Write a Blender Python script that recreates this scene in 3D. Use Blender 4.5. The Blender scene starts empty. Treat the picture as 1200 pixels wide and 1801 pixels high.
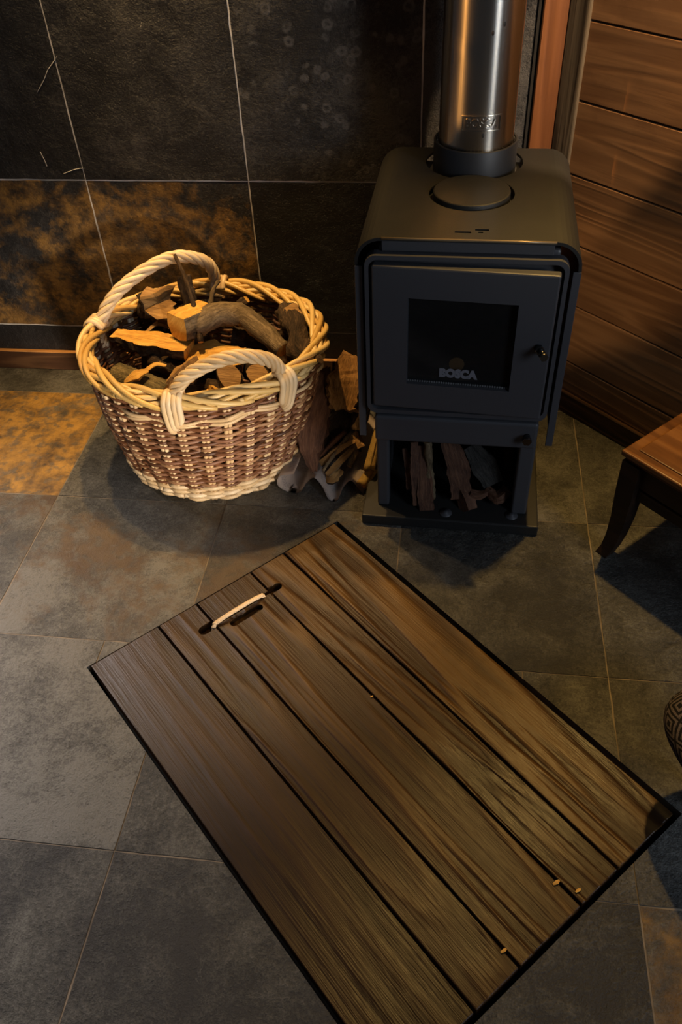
import bpy, bmesh, math, random
from mathutils import Vector, Matrix, noise
S = 0.45                      # one floor tile = 0.45 m; all coordinates below are in tiles
PI = math.pi
sc = bpy.context.scene
COL = sc.collection
# ------------------------------------------------------------------ camera
cam = bpy.data.cameras.new('camera'); cam.sensor_fit = 'HORIZONTAL'; cam.sensor_width = 24.0
cam.lens = 1454.05/1200*24; cam.clip_start = .02
camo = bpy.data.objects.new('camera', cam); COL.objects.link(camo)
R_ = Vector((.99202, .1195, -.0409)).normalized()
F_ = Vector((-.1151, .7163, -.6882)).normalized()
R_ = (R_ - F_*R_.dot(F_)).normalized(); U_ = R_.cross(F_)
camo.matrix_world = Matrix(((R_.x, U_.x, -F_.x, .0127*S), (R_.y, U_.y, -F_.y, -3.8403*S), (R_.z, U_.z, -F_.z, 3.1713*S), (0, 0, 0, 1)))
sc.camera = camo
# ------------------------------------------------------------------ world, lamps, added fill spots, exposure
w = bpy.data.worlds.new('world'); sc.world = w; w.use_nodes = True
bg = w.node_tree.nodes['Background']; bg.inputs[0].default_value = (.78, .84, 1, 1); bg.inputs[1].default_value = .026
sc.view_settings.view_transform = 'Standard'; sc.view_settings.look = 'None'
sc.view_settings.exposure = 0.0; sc.view_settings.gamma = 1.0
try: sc.view_settings.use_curve_mapping = False
except Exception: pass
def spot(name, loc, aim, power, colr, angle=100, blend=.6, rad=.02):
    l = bpy.data.lights.new(name, 'SPOT'); l.energy = power; l.color = colr; l.spot_size = math.radians(angle); l.spot_blend = blend
    l.shadow_soft_size = rad
    o = bpy.data.objects.new(name, l); COL.objects.link(o); o.location = Vector(loc)*S
    o.rotation_euler = (Vector(aim)-Vector(loc)).to_track_quat('-Z', 'Y').to_euler(); return o
def area(name, loc, aim, power, colr, sx, sy):
    l = bpy.data.lights.new(name, 'AREA'); l.shape = 'RECTANGLE'; l.size = sx*S; l.size_y = sy*S; l.energy = power; l.color = colr
    o = bpy.data.objects.new(name, l); COL.objects.link(o); o.location = Vector(loc)*S
    o.rotation_euler = (Vector(aim)-Vector(loc)).to_track_quat('-Z', 'Y').to_euler(); return o
WARM = (1, .60, .22)
spot('lamp_over_basket', (-1.38, .42, 4.2), (-1.42, -.05, 0), 112, WARM, 60, 1., .02)
spot('lamp_left', (-2.14, .42, 4.2), (-1.75, -.1, 0), 66, (1, .66, .30), 62, 1., .02)
spot('lamp_right', (1.02, .0, 4.1), (.86, -1.65, 0), 98, (1, .60, .17), 72, 1., .025)
spot('flue_streak_fill_upper', (-3.3, -1.85, 4.4), (-.02, .2, 2.3), 260, (1, .46, .12), 4.4, .3, .012)  # added narrow spot drawing the upper part of the flue's orange streak
spot('flue_streak_fill_lower', (-3.3, -1.85, 4.3), (-.02, .2, 2.0), 260, (1, .46, .12), 4.4, .3, .012)  # second added spot, stacked below to carry the streak down the flue
spot('basket_front_fill', (1.5, -5.0, .8), (-1.36, -.5, .42), 350, (1, .80, .60), 15, .6, .16)  # unseen spot added to brighten the basket front alone
spot('wall_patch_fill', (2.8, -4.6, 3.5), (.60, .57, .75), 190, (1, .66, .32), 8.2, .25, .04)  # added spot for the bright patch on the planks beside the stove
spot('wall_edge_fill', (1.9, -1.2, 4.0), (.60, .70, 1.70), 170, (1, .66, .34), 20.5, .12, .03)  # added spot; its cone edge draws the shadow line on the timber wall
spot('flue_sheen_fill', (3.6, -3.9, 3.2), (.1, .28, 2.1), 300, (1, .93, .80), 7.5, .5, .42)  # added broad spot for the silver streak on the flue
area('window_left', (-4.8, .3, 3.6), (-2.85, -1.9, 0), 8, (1, .88, .83), 1.0, 1.6).data.spread = math.radians(48)
area('window_behind', (4.3, -4.9, 3.4), (-.3, -.3, .6), 21, (.70, .82, 1), 1.6, 2.4)

# ------------------------------------------------------------------ helpers
def tag(o, label=None, cat=None, group=None, kind=None):
    if label: o['label'] = label
    if cat: o['category'] = cat
    if group: o['group'] = group
    if kind: o['kind'] = kind
    return o
def empty(name, loc=(0, 0, 0), rz=0, parent=None):
    o = bpy.data.objects.new(name, None); COL.objects.link(o); o.location = Vector(loc)*S; o.rotation_euler = (0, 0, rz)
    o.empty_display_size = .05
    if parent: o.parent = parent
    return o
def obj(name, bm, mats, parent=None, loc=(0, 0, 0), rot=(0, 0, 0), smooth=False):
    me = bpy.data.meshes.new(name)
    bmesh.ops.scale(bm, vec=(S, S, S), verts=bm.verts)
    if smooth:
        for f in bm.faces: f.smooth = True
    bm.to_mesh(me); bm.free()
    for m in (mats if isinstance(mats, (list, tuple)) else [mats]): me.materials.append(m)
    o = bpy.data.objects.new(name, me); COL.objects.link(o); o.location = Vector(loc)*S; o.rotation_euler = rot
    if parent: o.parent = parent
    return o
def boolean(o, cutter_bm, op='DIFFERENCE'):
    c = obj('cutter', cutter_bm, [])
    c.parent = o.parent; c.location = o.location; c.rotation_euler = o.rotation_euler
    m = o.modifiers.new('b', 'BOOLEAN'); m.object = c; m.operation = op; m.solver = 'EXACT'
    dg = bpy.context.evaluated_depsgraph_get(); dg.update()
    me = bpy.data.meshes.new_from_object(o.evaluated_get(dg))
    o.modifiers.clear(); o.data = me
    bpy.data.objects.remove(c)
    return o
def B(): return bmesh.new()
def add_box(bm, x0, x1, y0, y1, z0, z1, bev=0, seg=1, mi=0):
    r = bmesh.ops.create_cube(bm, size=1); vs = r['verts']
    for v in vs: v.co = Vector((x0 if v.co.x < 0 else x1, y0 if v.co.y < 0 else y1, z0 if v.co.z < 0 else z1))
    fs = list({f for v in vs for f in v.link_faces})
    for f in fs: f.material_index = mi
    if bev:
        es = list({e for v in vs for e in v.link_edges})
        bmesh.ops.bevel(bm, geom=es, offset=bev, segments=seg, affect='EDGES', profile=.5)
def box(*a, **k):
    bm = B(); add_box(bm, *a, **k); return bm
def add_cyl(bm, r, z0, z1, n=48, cx=0, cy=0, r2=None, cap=True):
    r2 = r if r2 is None else r2
    lo = [bm.verts.new((cx+r*math.cos(2*PI*i/n), cy+r*math.sin(2*PI*i/n), z0)) for i in range(n)]
    hi = [bm.verts.new((cx+r2*math.cos(2*PI*i/n), cy+r2*math.sin(2*PI*i/n), z1)) for i in range(n)]
    for i in range(n):
        f = bm.faces.new((lo[i], lo[(i+1) % n], hi[(i+1) % n], hi[i])); f.smooth = True
    if cap: bm.faces.new(lo[::-1]); bm.faces.new(hi)
def add_lathe(bm, prof, n=48, cx=0, cy=0):
    rings = []
    for r, z in prof: rings.append([bm.verts.new((cx+r*math.cos(2*PI*i/n), cy+r*math.sin(2*PI*i/n), z)) for i in range(n)])
    for a, b in zip(rings, rings[1:]):
        for i in range(n): bm.faces.new((a[i], a[(i+1) % n], b[(i+1) % n], b[i])).smooth = True
    return rings
def frames(pts):
    T = []
    for i in range(len(pts)):
        a = pts[max(i-1, 0)]; b = pts[min(i+1, len(pts)-1)]
        t = (b-a); T.append(t.normalized() if t.length > 1e-9 else Vector((0, 0, 1)))
    n = T[0].orthogonal().normalized(); out = []
    for t in T:
        n = (n-t*n.dot(t)); n = n.normalized() if n.length > 1e-6 else t.orthogonal().normalized()
        out.append((t, n, t.cross(n)))
    return out
def add_tube(bm, pts, rad, sides=6, cap=True, layer=None, val=0, mi=0):
    pts = [Vector(q) for q in pts]; fr = frames(pts); rings = []
    for i, (q, (t, n, b)) in enumerate(zip(pts, fr)):
        r = rad[i] if isinstance(rad, (list, tuple)) else rad
        rings.append([bm.verts.new(q+(n*math.cos(2*PI*k/sides)+b*math.sin(2*PI*k/sides))*r) for k in range(sides)])
    fs = []
    for a, c in zip(rings, rings[1:]):
        for k in range(sides): fs.append(bm.faces.new((a[k], a[(k+1) % sides], c[(k+1) % sides], c[k])))
    for f in fs: f.smooth = True
    if cap: fs.append(bm.faces.new(rings[0][::-1])); fs.append(bm.faces.new(rings[-1]))
    for f in fs:
        f.material_index = mi
        if layer is not None:
            for l in f.loops: l[layer] = (val, val, val, 1)
    return rings
def spline(ctrl, n):
    c = [Vector(q) for q in ctrl]; c = [c[0]*2-c[1]]+c+[c[-1]*2-c[-2]]; out = []
    m = len(c)-3
    for i in range(n+1):
        u = i/n*m; k = min(int(u), m-1); t = u-k
        a, b, d, e = c[k], c[k+1], c[k+2], c[k+3]
        out.append(.5*((2*b)+(d-a)*t+(2*a-5*b+4*d-e)*t*t+(3*b-a-3*d+e)*t**3))
    return out

# ------------------------------------------------------------------ materials
class N:
    def __init__(s, name):
        s.m = bpy.data.materials.new(name); s.m.use_nodes = True; s.t = s.m.node_tree
        s.p = s.t.nodes['Principled BSDF']
    def n(s, typ, **kw):
        nd = s.t.nodes.new(typ)
        for k, v in kw.items():
            if k.startswith('_'): setattr(nd, k[1:], v)
        return nd
    def L(s, a, b): s.t.links.new(a, b)
    def val(s, sock, v):
        if hasattr(v, 'is_output'): s.L(v, sock)
        else: sock.default_value = v
    def math(s, op, a, b=0., c=None, clamp=False):
        nd = s.n('ShaderNodeMath'); nd.operation = op; nd.use_clamp = clamp
        s.val(nd.inputs[0], a); s.val(nd.inputs[1], b)
        if c is not None: s.val(nd.inputs[2], c)
        return nd.outputs[0]
    def noise(s, vec, scale, detail=4, rough=.55, dist=0, out=0):
        nd = s.n('ShaderNodeTexNoise'); s.L(vec, nd.inputs['Vector']); nd.inputs['Scale'].default_value = scale
        nd.inputs['Detail'].default_value = detail; nd.inputs['Roughness'].default_value = rough; nd.inputs['Distortion'].default_value = dist
        return nd.outputs[out]
    def ramp(s, f, stops, interp='LINEAR'):
        nd = s.n('ShaderNodeValToRGB'); cr = nd.color_ramp; cr.interpolation = interp
        while len(cr.elements) < len(stops): cr.elements.new(.5)
        for e, (p, c) in zip(cr.elements, stops):
            e.position = p; e.color = (c, c, c, 1) if isinstance(c, (int, float)) else (*c, 1)
        s.L(f, nd.inputs[0]); return nd.outputs[0]
    def mix(s, f, a, b, mode='MIX'):
        nd = s.n('ShaderNodeMix'); nd.data_type = 'RGBA'; nd.blend_type = mode
        s.val(nd.inputs[0], f)
        for i, v in ((6, a), (7, b)):
            if hasattr(v, 'is_output'): s.L(v, nd.inputs[i])
            else: nd.inputs[i].default_value = (*v, 1)
        return nd.outputs[2]
    def vmath(s, op, a, b):
        nd = s.n('ShaderNodeVectorMath'); nd.operation = op; s.val(nd.inputs[0], a); s.val(nd.inputs[1], b); return nd.outputs[0]
    def coord(s, which='Object'): return s.n('ShaderNodeTexCoord').outputs[which]
    def attr(s, name, typ='OBJECT', out='Fac'):
        nd = s.n('ShaderNodeAttribute'); nd.attribute_type = typ; nd.attribute_name = name; return nd.outputs[out]
    def seeded(s, scale=(1, 1, 1)):
        c = s.coord(); sd = s.attr('seed')
        cb = s.n('ShaderNodeCombineXYZ'); s.L(sd, cb.inputs[0]); s.L(s.math('MULTIPLY', sd, 1.7), cb.inputs[1]); s.L(s.math('MULTIPLY', sd, .6), cb.inputs[2])
        return s.vmath('ADD', s.vmath('MULTIPLY', c, scale), cb.outputs[0])
    def bump(s, h, strength=.5, dist=.01, prev=None):
        nd = s.n('ShaderNodeBump'); nd.inputs['Strength'].default_value = strength; nd.inputs['Distance'].default_value = dist
        s.L(h, nd.inputs['Height'])
        if prev is not None: s.L(prev, nd.inputs['Normal'])
        return nd.outputs[0]
    def set(s, **k):
        names = {'color': 'Base Color', 'rough': 'Roughness', 'metal': 'Metallic', 'normal': 'Normal', 'spec': 'Specular IOR Level', 'aniso': 'Anisotropic', 'coat': 'Coat Weight', 'coatr': 'Coat Roughness'}
        for a, v in k.items():
            i = s.p.inputs[names[a]]
            if hasattr(v, 'is_output'): s.L(v, i)
            elif isinstance(v, tuple): i.default_value = (*v, 1)
            else: i.default_value = v
        return s.m

def slate(name, dark, mid, light, rustlo, rusthi, rough, bumpk, spec=.5, soft=1., gold=.62):
    s = N(name); v = s.seeded()
    big = s.noise(v, 4.0, 5, .6, .6); med = s.noise(v, 14, 7, .68, .5); fine = s.noise(v, 110, 5, .75); spk = s.noise(v, 300, 2, .6)
    tone = s.attr('tone'); rust = s.attr('rust')
    f = s.math('ADD', s.math('ADD', s.math('MULTIPLY', big, .42), s.math('MULTIPLY', med, .38)), s.math('ADD', s.math('MULTIPLY', fine, .36), s.math('MULTIPLY_ADD', spk, .26, -.21)))
    f = s.math('ADD', f, s.math('MULTIPLY', s.math('SUBTRACT', tone, .5), .35))
    c = s.ramp(f, [(.39, dark), (.5, mid), (.61, light)])
    # iron staining: a bloom whose extent each tile sets, spotted where the stain was worn off
    v2 = s.vmath('ADD', v, (7.3, 2.1, 4.4))
    rb = s.noise(v2, 4.2, 8, .62, .9); rs = s.noise(v2, 30, 5, .65)
    rf = s.math('ADD', s.math('MULTIPLY', rb, .72), s.math('MULTIPLY', rs, .28))
    th = s.math('SUBTRACT', .74, s.math('MULTIPLY', rust, .40))
    rm = s.math('MULTIPLY', s.math('SUBTRACT', rf, th), 9.0, clamp=True)
    spots = s.ramp(s.noise(v2, 34, 2, .5), [(.36, 0.), (.47, 1.)])
    rc = s.mix(s.ramp(s.noise(v2, 15, 5, .7), [(.32, 0.), (.62, 1.)]), rustlo, s.mix(s.math('MULTIPLY', s.math('SUBTRACT', rust, gold), 1/(1-gold)*1.1, clamp=True), tuple((a+b)/2 for a, b in zip(rustlo, mid)), rusthi))
    c = s.mix(s.math('MULTIPLY', s.math('MULTIPLY', rm, .88), s.math('MULTIPLY_ADD', spots, .6, .4)), c, rc)
    # pale rings where flakes have come off, only on tiles that carry them
    vr = s.n('ShaderNodeTexVoronoi'); s.L(s.vmath('ADD', v, s.vmath('MULTIPLY', s.n('ShaderNodeCombineXYZ').outputs[0], (0, 0, 0))), vr.inputs['Vector']); vr.inputs['Scale'].default_value = 26
    vd = s.math('ADD', vr.outputs['Distance'], s.math('MULTIPLY', s.math('SUBTRACT', s.noise(v, 60, 3), .5), .35))
    rg = s.math('MULTIPLY', s.ramp(vd, [(.10, 0.), (.2, 1.), (.27, 1.), (.36, 0.)]), s.math('MULTIPLY', s.ramp(s.noise(v2, 9, 3), [(.44, 0.), (.50, 1.)]), s.attr('pock')))
    c = s.mix(s.math('MULTIPLY', rg, .8), c, tuple(x*1.6 for x in light))
    # terraced cleft surface with flaked edges
    cl = s.noise(s.vmath('ADD', v, (3, 3, 8)), 5.5, 7, .62, .8)
    fl = s.math('FRACT', s.math('MULTIPLY', cl, 7)); st = s.math('DIVIDE', s.math('FLOOR', s.math('MULTIPLY', cl, 7)), 7)
    edge = s.ramp(fl, [(.0, 1.), (.05, 0.)])
    patch = s.ramp(s.noise(v2, 2.6, 3), [(.45, 0.), (.62, 1.)])
    c = s.mix(s.math('MULTIPLY', s.math('MULTIPLY', edge, patch), .45), c, light)
    h = s.math('ADD', s.math('MULTIPLY', big, .7), s.math('ADD', s.math('MULTIPLY', med, .6), s.math('MULTIPLY', s.math('MULTIPLY', st, patch), 1.6)))
    nb = s.bump(h, min(1, bumpk*1.3), .013*soft); nb = s.bump(s.math('ADD', fine, s.math('MULTIPLY', spk, .4)), min(1, bumpk*1.4), .0045, nb)
    rr = s.math('ADD', rough, s.math('MULTIPLY', s.math('SUBTRACT', med, .5), .3))
    return s.set(color=c, rough=rr, normal=nb, spec=spec)
M = {}
M['slate_floor'] = slate('slate_floor', (.022, .021, .019), (.064, .061, .051), (.140, .134, .115), (.058, .030, .012), (.50, .27, .045), .46, .6)
M['slate_wall'] = slate('slate_wall', (.0075, .008, .0095), (.018, .0185, .020), (.056, .054, .053), (.036, .020, .009), (.34, .185, .043), .5, .6, .35, gold=.15)
def plain(name, c, rough=.6, metal=0, spec=.5, bumpscale=0, bumpk=.2, var=0):
    s = N(name); v = s.coord()
    col = c
    if var:
        nz = s.noise(v, 9, 5, .6); col = s.mix(s.ramp(nz, [(.3, 0.), (.7, 1.)]), tuple(x*(1-var) for x in c), tuple(x*(1+var) for x in c))
    k = dict(color=col, rough=rough, metal=metal, spec=spec)
    if bumpscale: k['normal'] = s.bump(s.noise(v, bumpscale, 3, .6), bumpk, .002)
    return s.set(**k)
M['grout_floor'] = plain('grout_floor', (.19, .155, .115), .9, bumpscale=200, var=.5)
M['grout_wall'] = plain('grout_wall', (.62, .59, .55), .9, bumpscale=200, var=.4)
M['pit'] = plain('pit', (.008, .007, .006), .95)
def wood(name, dark, mid, light, rough, ringscale=14, gx=.55, gy=5.0, bumpk=.5, rustle=.3, spec=.4, knots=True, grained=False):
    """plank whose grain runs along local x"""
    s = N(name); v = s.seeded()
    def stretch(k): return s.vmath('MULTIPLY', v, k)
    base = s.noise(stretch((gx, gy, gy)), 1.6, 3, .5, .35)
    if knots:
        vo = s.n('ShaderNodeTexVoronoi'); s.L(stretch((1.0, 3.6, 3.0)), vo.inputs['Vector']); vo.inputs['Scale'].default_value = 1.0
        kd = vo.outputs['Distance']
        kb = s.ramp(kd, [(.0, 1.), (.32, 0.)], 'EASE')
        fld = s.math('ADD', base, s.math('MULTIPLY', kb, .22))
        km = s.ramp(kd, [(.035, 1.), (.075, 0.)])
    else: fld = base; km = None
    ring = s.math('SINE', s.math('MULTIPLY', fld, ringscale*6.283))
    ring = s.math('MULTIPLY_ADD', ring, .5, .5)
    ring = s.math('POWER', ring, 1.6)
    if grained: ring = s.math('ADD', .42, s.math('MULTIPLY', s.math('SUBTRACT', ring, .42), s.attr('grain')))
    fib = s.noise(stretch((5, 190, 190)), 1.0, 4, .65)
    blot = s.noise(stretch((2.2, 5, 5)), 1.0, 4, .6)
    wear = s.noise(s.vmath('ADD', v, (5, 1, 2)), 5, 5, .65)
    f = s.math('ADD', s.math('MULTIPLY', ring, rustle), s.math('ADD', s.math('MULTIPLY', fib, .26), s.math('MULTIPLY', blot, .53)))
    f = s.math('ADD', f, s.math('MULTIPLY', s.math('SUBTRACT', s.attr('tone'), .5), .5))
    c = s.ramp(f, [(.22, dark), (.5, mid), (.82, light)])
    c = s.mix(s.ramp(wear, [(.56, 0.), (.72, .55)]), c, dark)
    if km is not None: c = s.mix(km, c, tuple(x*.35 for x in dark))
    h = s.math('ADD', s.math('MULTIPLY', ring, .7), s.math('MULTIPLY', fib, .35))
    nb = s.bump(h, bumpk, .004)
    rr = s.math('ADD', rough, s.math('MULTIPLY', s.math('SUBTRACT', blot, .5), .3))
    return s.set(color=c, rough=rr, normal=nb, spec=spec)
M['trap_wood'] = wood('trap_wood', (.010, .0052, .0026), (.036, .0165, .0056), (.115, .060, .016), .38, 8, .34, 4.2, 1.1, .24, .3, grained=True)
M['wall_wood'] = wood('wall_wood', (.12, .054, .021), (.205, .102, .042), (.275, .145, .062), .5, 11, .3, 4.2, .14, .22)
M['post_orange'] = wood('post_orange', (.09, .032, .010), (.15, .056, .018), (.20, .08, .028), .45, 6, .3, 4.5, .15, .25, knots=False)
M['post_grey'] = wood('post_grey', (.03, .022, .013), (.075, .056, .034), (.12, .09, .058), .75, 9, .3, 4, .4, .22)
M['base_wood'] = wood('base_wood', (.030, .014, .007), (.075, .034, .016), (.14, .07, .03), .45, 8, .4, 5, .25, .3, knots=False)
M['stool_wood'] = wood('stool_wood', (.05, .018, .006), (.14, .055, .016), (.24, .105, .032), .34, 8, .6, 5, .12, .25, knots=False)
M['stool_shaded'] = wood('stool_shaded', (.016, .008, .004), (.035, .016, .007), (.06, .028, .012), .5, 8, .6, 5, .12, .25, knots=False)  # darker copy of the stool wood, shade below the top put into its colour
M['stove'] = (lambda s: s.set(color=(.054, .054, .059), rough=s.math('MULTIPLY_ADD', s.noise(s.coord(), 12, 3), .18, .38), normal=s.bump(s.noise(s.coord(), 420, 2), .16, .001), spec=.5))(N('stove_paint'))
M['stove_top'] = (lambda s: s.set(color=(.015, .0145, .013), rough=s.math('MULTIPLY_ADD', s.noise(s.coord(), 9, 4), .2, .44), normal=s.bump(s.noise(s.coord(), 420, 2), .2, .001), spec=.5))(N('stove_top_paint'))
M['worn_edge_glint'] = plain('worn_edge_glint', (.22, .16, .09), .35, .3)  # worn paint edge with the golden highlight put into its colour
M['collar'] = plain('collar_paint', (.02, .021, .024), .5)
M['lip_lit_wood'] = plain('lip_lit_wood', (.48, .23, .07), .5, var=.2)  # light falling on the skirting's top edge is put into this colour
M['soot'] = plain('soot', (.006, .006, .006), .9)
M['firebrick'] = plain('firebrick', (.13, .105, .085), .9, bumpscale=40, var=.5)
M['gasket'] = plain('gasket', (.10, .10, .10), .8, var=.6)
M['steel'] = (lambda s: s.set(color=(.60, .55, .47), metal=1., rough=s.math('MULTIPLY_ADD', s.noise(s.vmath('MULTIPLY', s.coord(), (90, 90, 1.5)), 4, 2), .08, .2), aniso=.9, normal=s.bump(s.noise(s.vmath('MULTIPLY', s.coord(), (160, 160, 2)), 6, 2), .04, .001)))(N('brushed_steel'))
tg = M['steel'].node_tree.nodes.new('ShaderNodeTangent'); tg.direction_type = 'RADIAL'; tg.axis = 'Z'
pb = M['steel'].node_tree.nodes['Principled BSDF']; M['steel'].node_tree.links.new(tg.outputs[0], pb.inputs['Tangent']); pb.inputs['Anisotropic Rotation'].default_value = .25
M['chrome'] = plain('chrome', (.45, .44, .42), .22, 1.0)
M['dark_chrome'] = plain('dark_chrome', (.12, .115, .11), .25, 1.0)
M['letter'] = plain('letter_grey', (.16, .16, .18), .6)
M['spot_dark'] = plain('spot_dark', (.03, .022, .015), .6)
g = N('stove_glass'); g.set(color=(.02, .02, .02), rough=.06, spec=.4); g.p.inputs['Alpha'].default_value = .35; M['glass'] = g.m
def wicker(name, stops, rough=.5):
    s = N(name); v = s.coord()
    a = s.attr('tint', 'GEOMETRY'); nz = s.noise(v, 30, 3, .6)
    f = s.math('ADD', s.math('MULTIPLY', a, .75), s.math('MULTIPLY', nz, .3))
    return s.set(color=s.ramp(f, stops), rough=rough, normal=s.bump(s.noise(v, 260, 3), .25, .001), spec=.45)
M['willow_brown'] = wicker('willow_brown', [(.1, (.05, .020, .009)), (.4, (.15, .060, .024)), (.65, (.21, .10, .055)), (.95, (.34, .19, .09))])
M['willow_pale'] = wicker('willow_pale', [(.15, (.45, .29, .13)), (.5, (.62, .46, .26)), (.9, (.74, .60, .40))], .42)
M['willow_yellow'] = wicker('willow_yellow', [(.15, (.44, .25, .06)), (.5, (.60, .40, .13)), (.9, (.72, .54, .26))], .4)
def bark(name, a, b, c, sc_=14, bumpk=.8, st=(.5, 1.5, 1)):
    s = N(name); sd = s.attr('seed'); cb = s.n('ShaderNodeCombineXYZ'); s.L(sd, cb.inputs[2]); s.L(sd, cb.inputs[0])
    v = s.vmath('ADD', s.vmath('MULTIPLY', s.coord('UV'), st), cb.outputs[0])
    n1 = s.noise(v, sc_*1.3, 6, .7, .7); n2 = s.noise(v, sc_*7, 5, .7); n3 = s.noise(v, sc_*.5, 3, .6)
    f = s.math('ADD', s.math('MULTIPLY', n1, .5), s.math('ADD', s.math('MULTIPLY', n2, .3), s.math('MULTIPLY', n3, .2)))
    return s.set(color=s.ramp(f, [(.38, a), (.5, b), (.62, c)]), rough=.85, normal=s.bump(f, bumpk, .012), spec=.25)
M['bark_dark'] = bark('bark_dark', (.010, .007, .004), (.042, .025, .013), (.13, .08, .042))
M['bark_grey'] = bark('bark_grey', (.04, .028, .014), (.15, .105, .056), (.30, .22, .125), 11)
M['bark_slate'] = bark('bark_slate', (.015, .014, .012), (.04, .037, .032), (.075, .068, .058), 10)
M['bark_green'] = bark('bark_green', (.028, .022, .010), (.13, .098, .042), (.27, .20, .09), 16)
M['bark_red'] = bark('bark_red', (.016, .007, .004), (.075, .030, .014), (.20, .088, .040), 12, .9, (.22, 2.6, 1))
M['bark_rust'] = bark('bark_rust', (.07, .035, .012), (.27, .135, .040), (.45, .25, .09), 15)
def cut(name, a, b, c):
    s = N(name); sd = s.attr('seed'); cb = s.n('ShaderNodeCombineXYZ'); s.L(sd, cb.inputs[2]); s.L(sd, cb.inputs[0])
    v = s.vmath('ADD', s.coord('UV'), cb.outputs[0])
    n1 = s.noise(s.vmath('MULTIPLY', v, (5, 40, 1)), 1.0, 5, .65, .6); n2 = s.noise(s.vmath('MULTIPLY', v, (40, 260, 1)), 1., 3, .6); n3 = s.noise(v, 12, 3, .6)
    f = s.math('ADD', s.math('MULTIPLY', n1, .5), s.math('ADD', s.math('MULTIPLY', n2, .25), s.math('MULTIPLY', n3, .25)))
    return s.set(color=s.ramp(f, [(.36, a), (.5, b), (.64, c)]), rough=.7, normal=s.bump(f, .7, .008), spec=.3)
M['cut_yellow'] = cut('cut_yellow', (.34, .155, .03), (.62, .33, .06), (.76, .48, .13))
M['cut_brown'] = cut('cut_brown', (.10, .05, .018), (.30, .165, .055), (.48, .29, .10))
M['cut_red'] = cut('cut_red', (.028, .012, .007), (.095, .042, .022), (.18, .085, .045))
M['rope'] = plain('rope', (.62, .47, .30), .8, bumpscale=300, bumpk=.4, var=.12)
def paper(name, base, ink, sx, sy):
    s = N(name); v = s.coord('UV')
    br = s.n('ShaderNodeTexBrick'); s.L(v, br.inputs['Vector']); br.offset = .37
    br.inputs['Scale'].default_value = 1.0; br.inputs['Brick Width'].default_value = sx; br.inputs['Row Height'].default_value = sy
    br.inputs['Mortar Size'].default_value = sy*.32; br.inputs['Color1'].default_value = (1, 1, 1, 1); br.inputs['Color2'].default_value = (.4, .4, .4, 1); br.inputs['Mortar'].default_value = (0, 0, 0, 1)
    blk = s.ramp(s.noise(v, 4, 1), [(.46, 0.), (.5, 1.)], 'CONSTANT')
    wd = s.ramp(s.noise(s.vmath('MULTIPLY', v, (70, 1/sy, 1)), 1.0, 1), [(.42, 0.), (.5, 1.)])
    f = s.math('MULTIPLY', s.math('MULTIPLY', br.outputs['Color'], wd), s.math('MULTIPLY', blk, .75))
    return s.set(color=s.mix(f, base, ink), rough=.8, spec=.2)
M['newspaper'] = paper('newspaper', (.62, .54, .49), (.20, .18, .18), .4, .018)
M['yellow_paper'] = paper('yellow_paper', (.58, .40, .12), (.12, .08, .03), .5, .03)
# patterned cloth: nested diamonds and zigzags woven in grey on black
s = N('patterned_cloth'); v = s.vmath('MULTIPLY', s.coord('UV'), (6, 6, 1)); sp = s.n('ShaderNodeSeparateXYZ'); s.L(v, sp.inputs[0])
fx = s.math('ABSOLUTE', s.math('SUBTRACT', s.math('FRACT', sp.outputs[0]), .5)); fy = s.math('ABSOLUTE', s.math('SUBTRACT', s.math('FRACT', s.math('MULTIPLY', sp.outputs[1], .7)), .5))
d = s.math('ADD', fx, fy); st = s.math('FRACT', s.math('MULTIPLY', d, 4.5)); st = s.math('GREATER_THAN', st, .5)
wv = s.noise(s.coord('UV'), 160, 2)
st = s.math('MULTIPLY', st, s.ramp(wv, [(.35, .35), (.6, 1.)]))
M['cloth'] = s.set(color=s.mix(st, (.010, .009, .010), (.14, .115, .115)), rough=.9, normal=s.bump(wv, .5, .002), spec=.15)

# ------------------------------------------------------------------ 2-D convex clipping for the floor tiles
def clip(poly, a, b, c, keep_neg=False):
    """part of a convex polygon with a*x+b*y >= c (or <= c)"""
    sg = -1 if keep_neg else 1
    out = []; n = len(poly)
    for i in range(n):
        p, q = poly[i], poly[(i+1) % n]
        dp = sg*(a*p[0]+b*p[1]-c); dq = sg*(a*q[0]+b*q[1]-c)
        if dp >= 0: out.append(p)
        if dp*dq < 0:
            t = dp/(dp-dq); out.append((p[0]+t*(q[0]-p[0]), p[1]+t*(q[1]-p[1])))
    return out if len(out) > 2 else []
def area2(p): return abs(sum(p[i][0]*p[(i+1) % len(p)][1]-p[(i+1) % len(p)][0]*p[i][1] for i in range(len(p))))/2
def subtract(polys, planes):
    out = []
    for p in polys:
        rest = p
        for (a, b, c) in planes:
            o = clip(rest, a, b, c, True)
            if o and area2(o) > 1e-6: out.append(o)
            rest = clip(rest, a, b, c)
            if not rest: break
    return out
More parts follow.
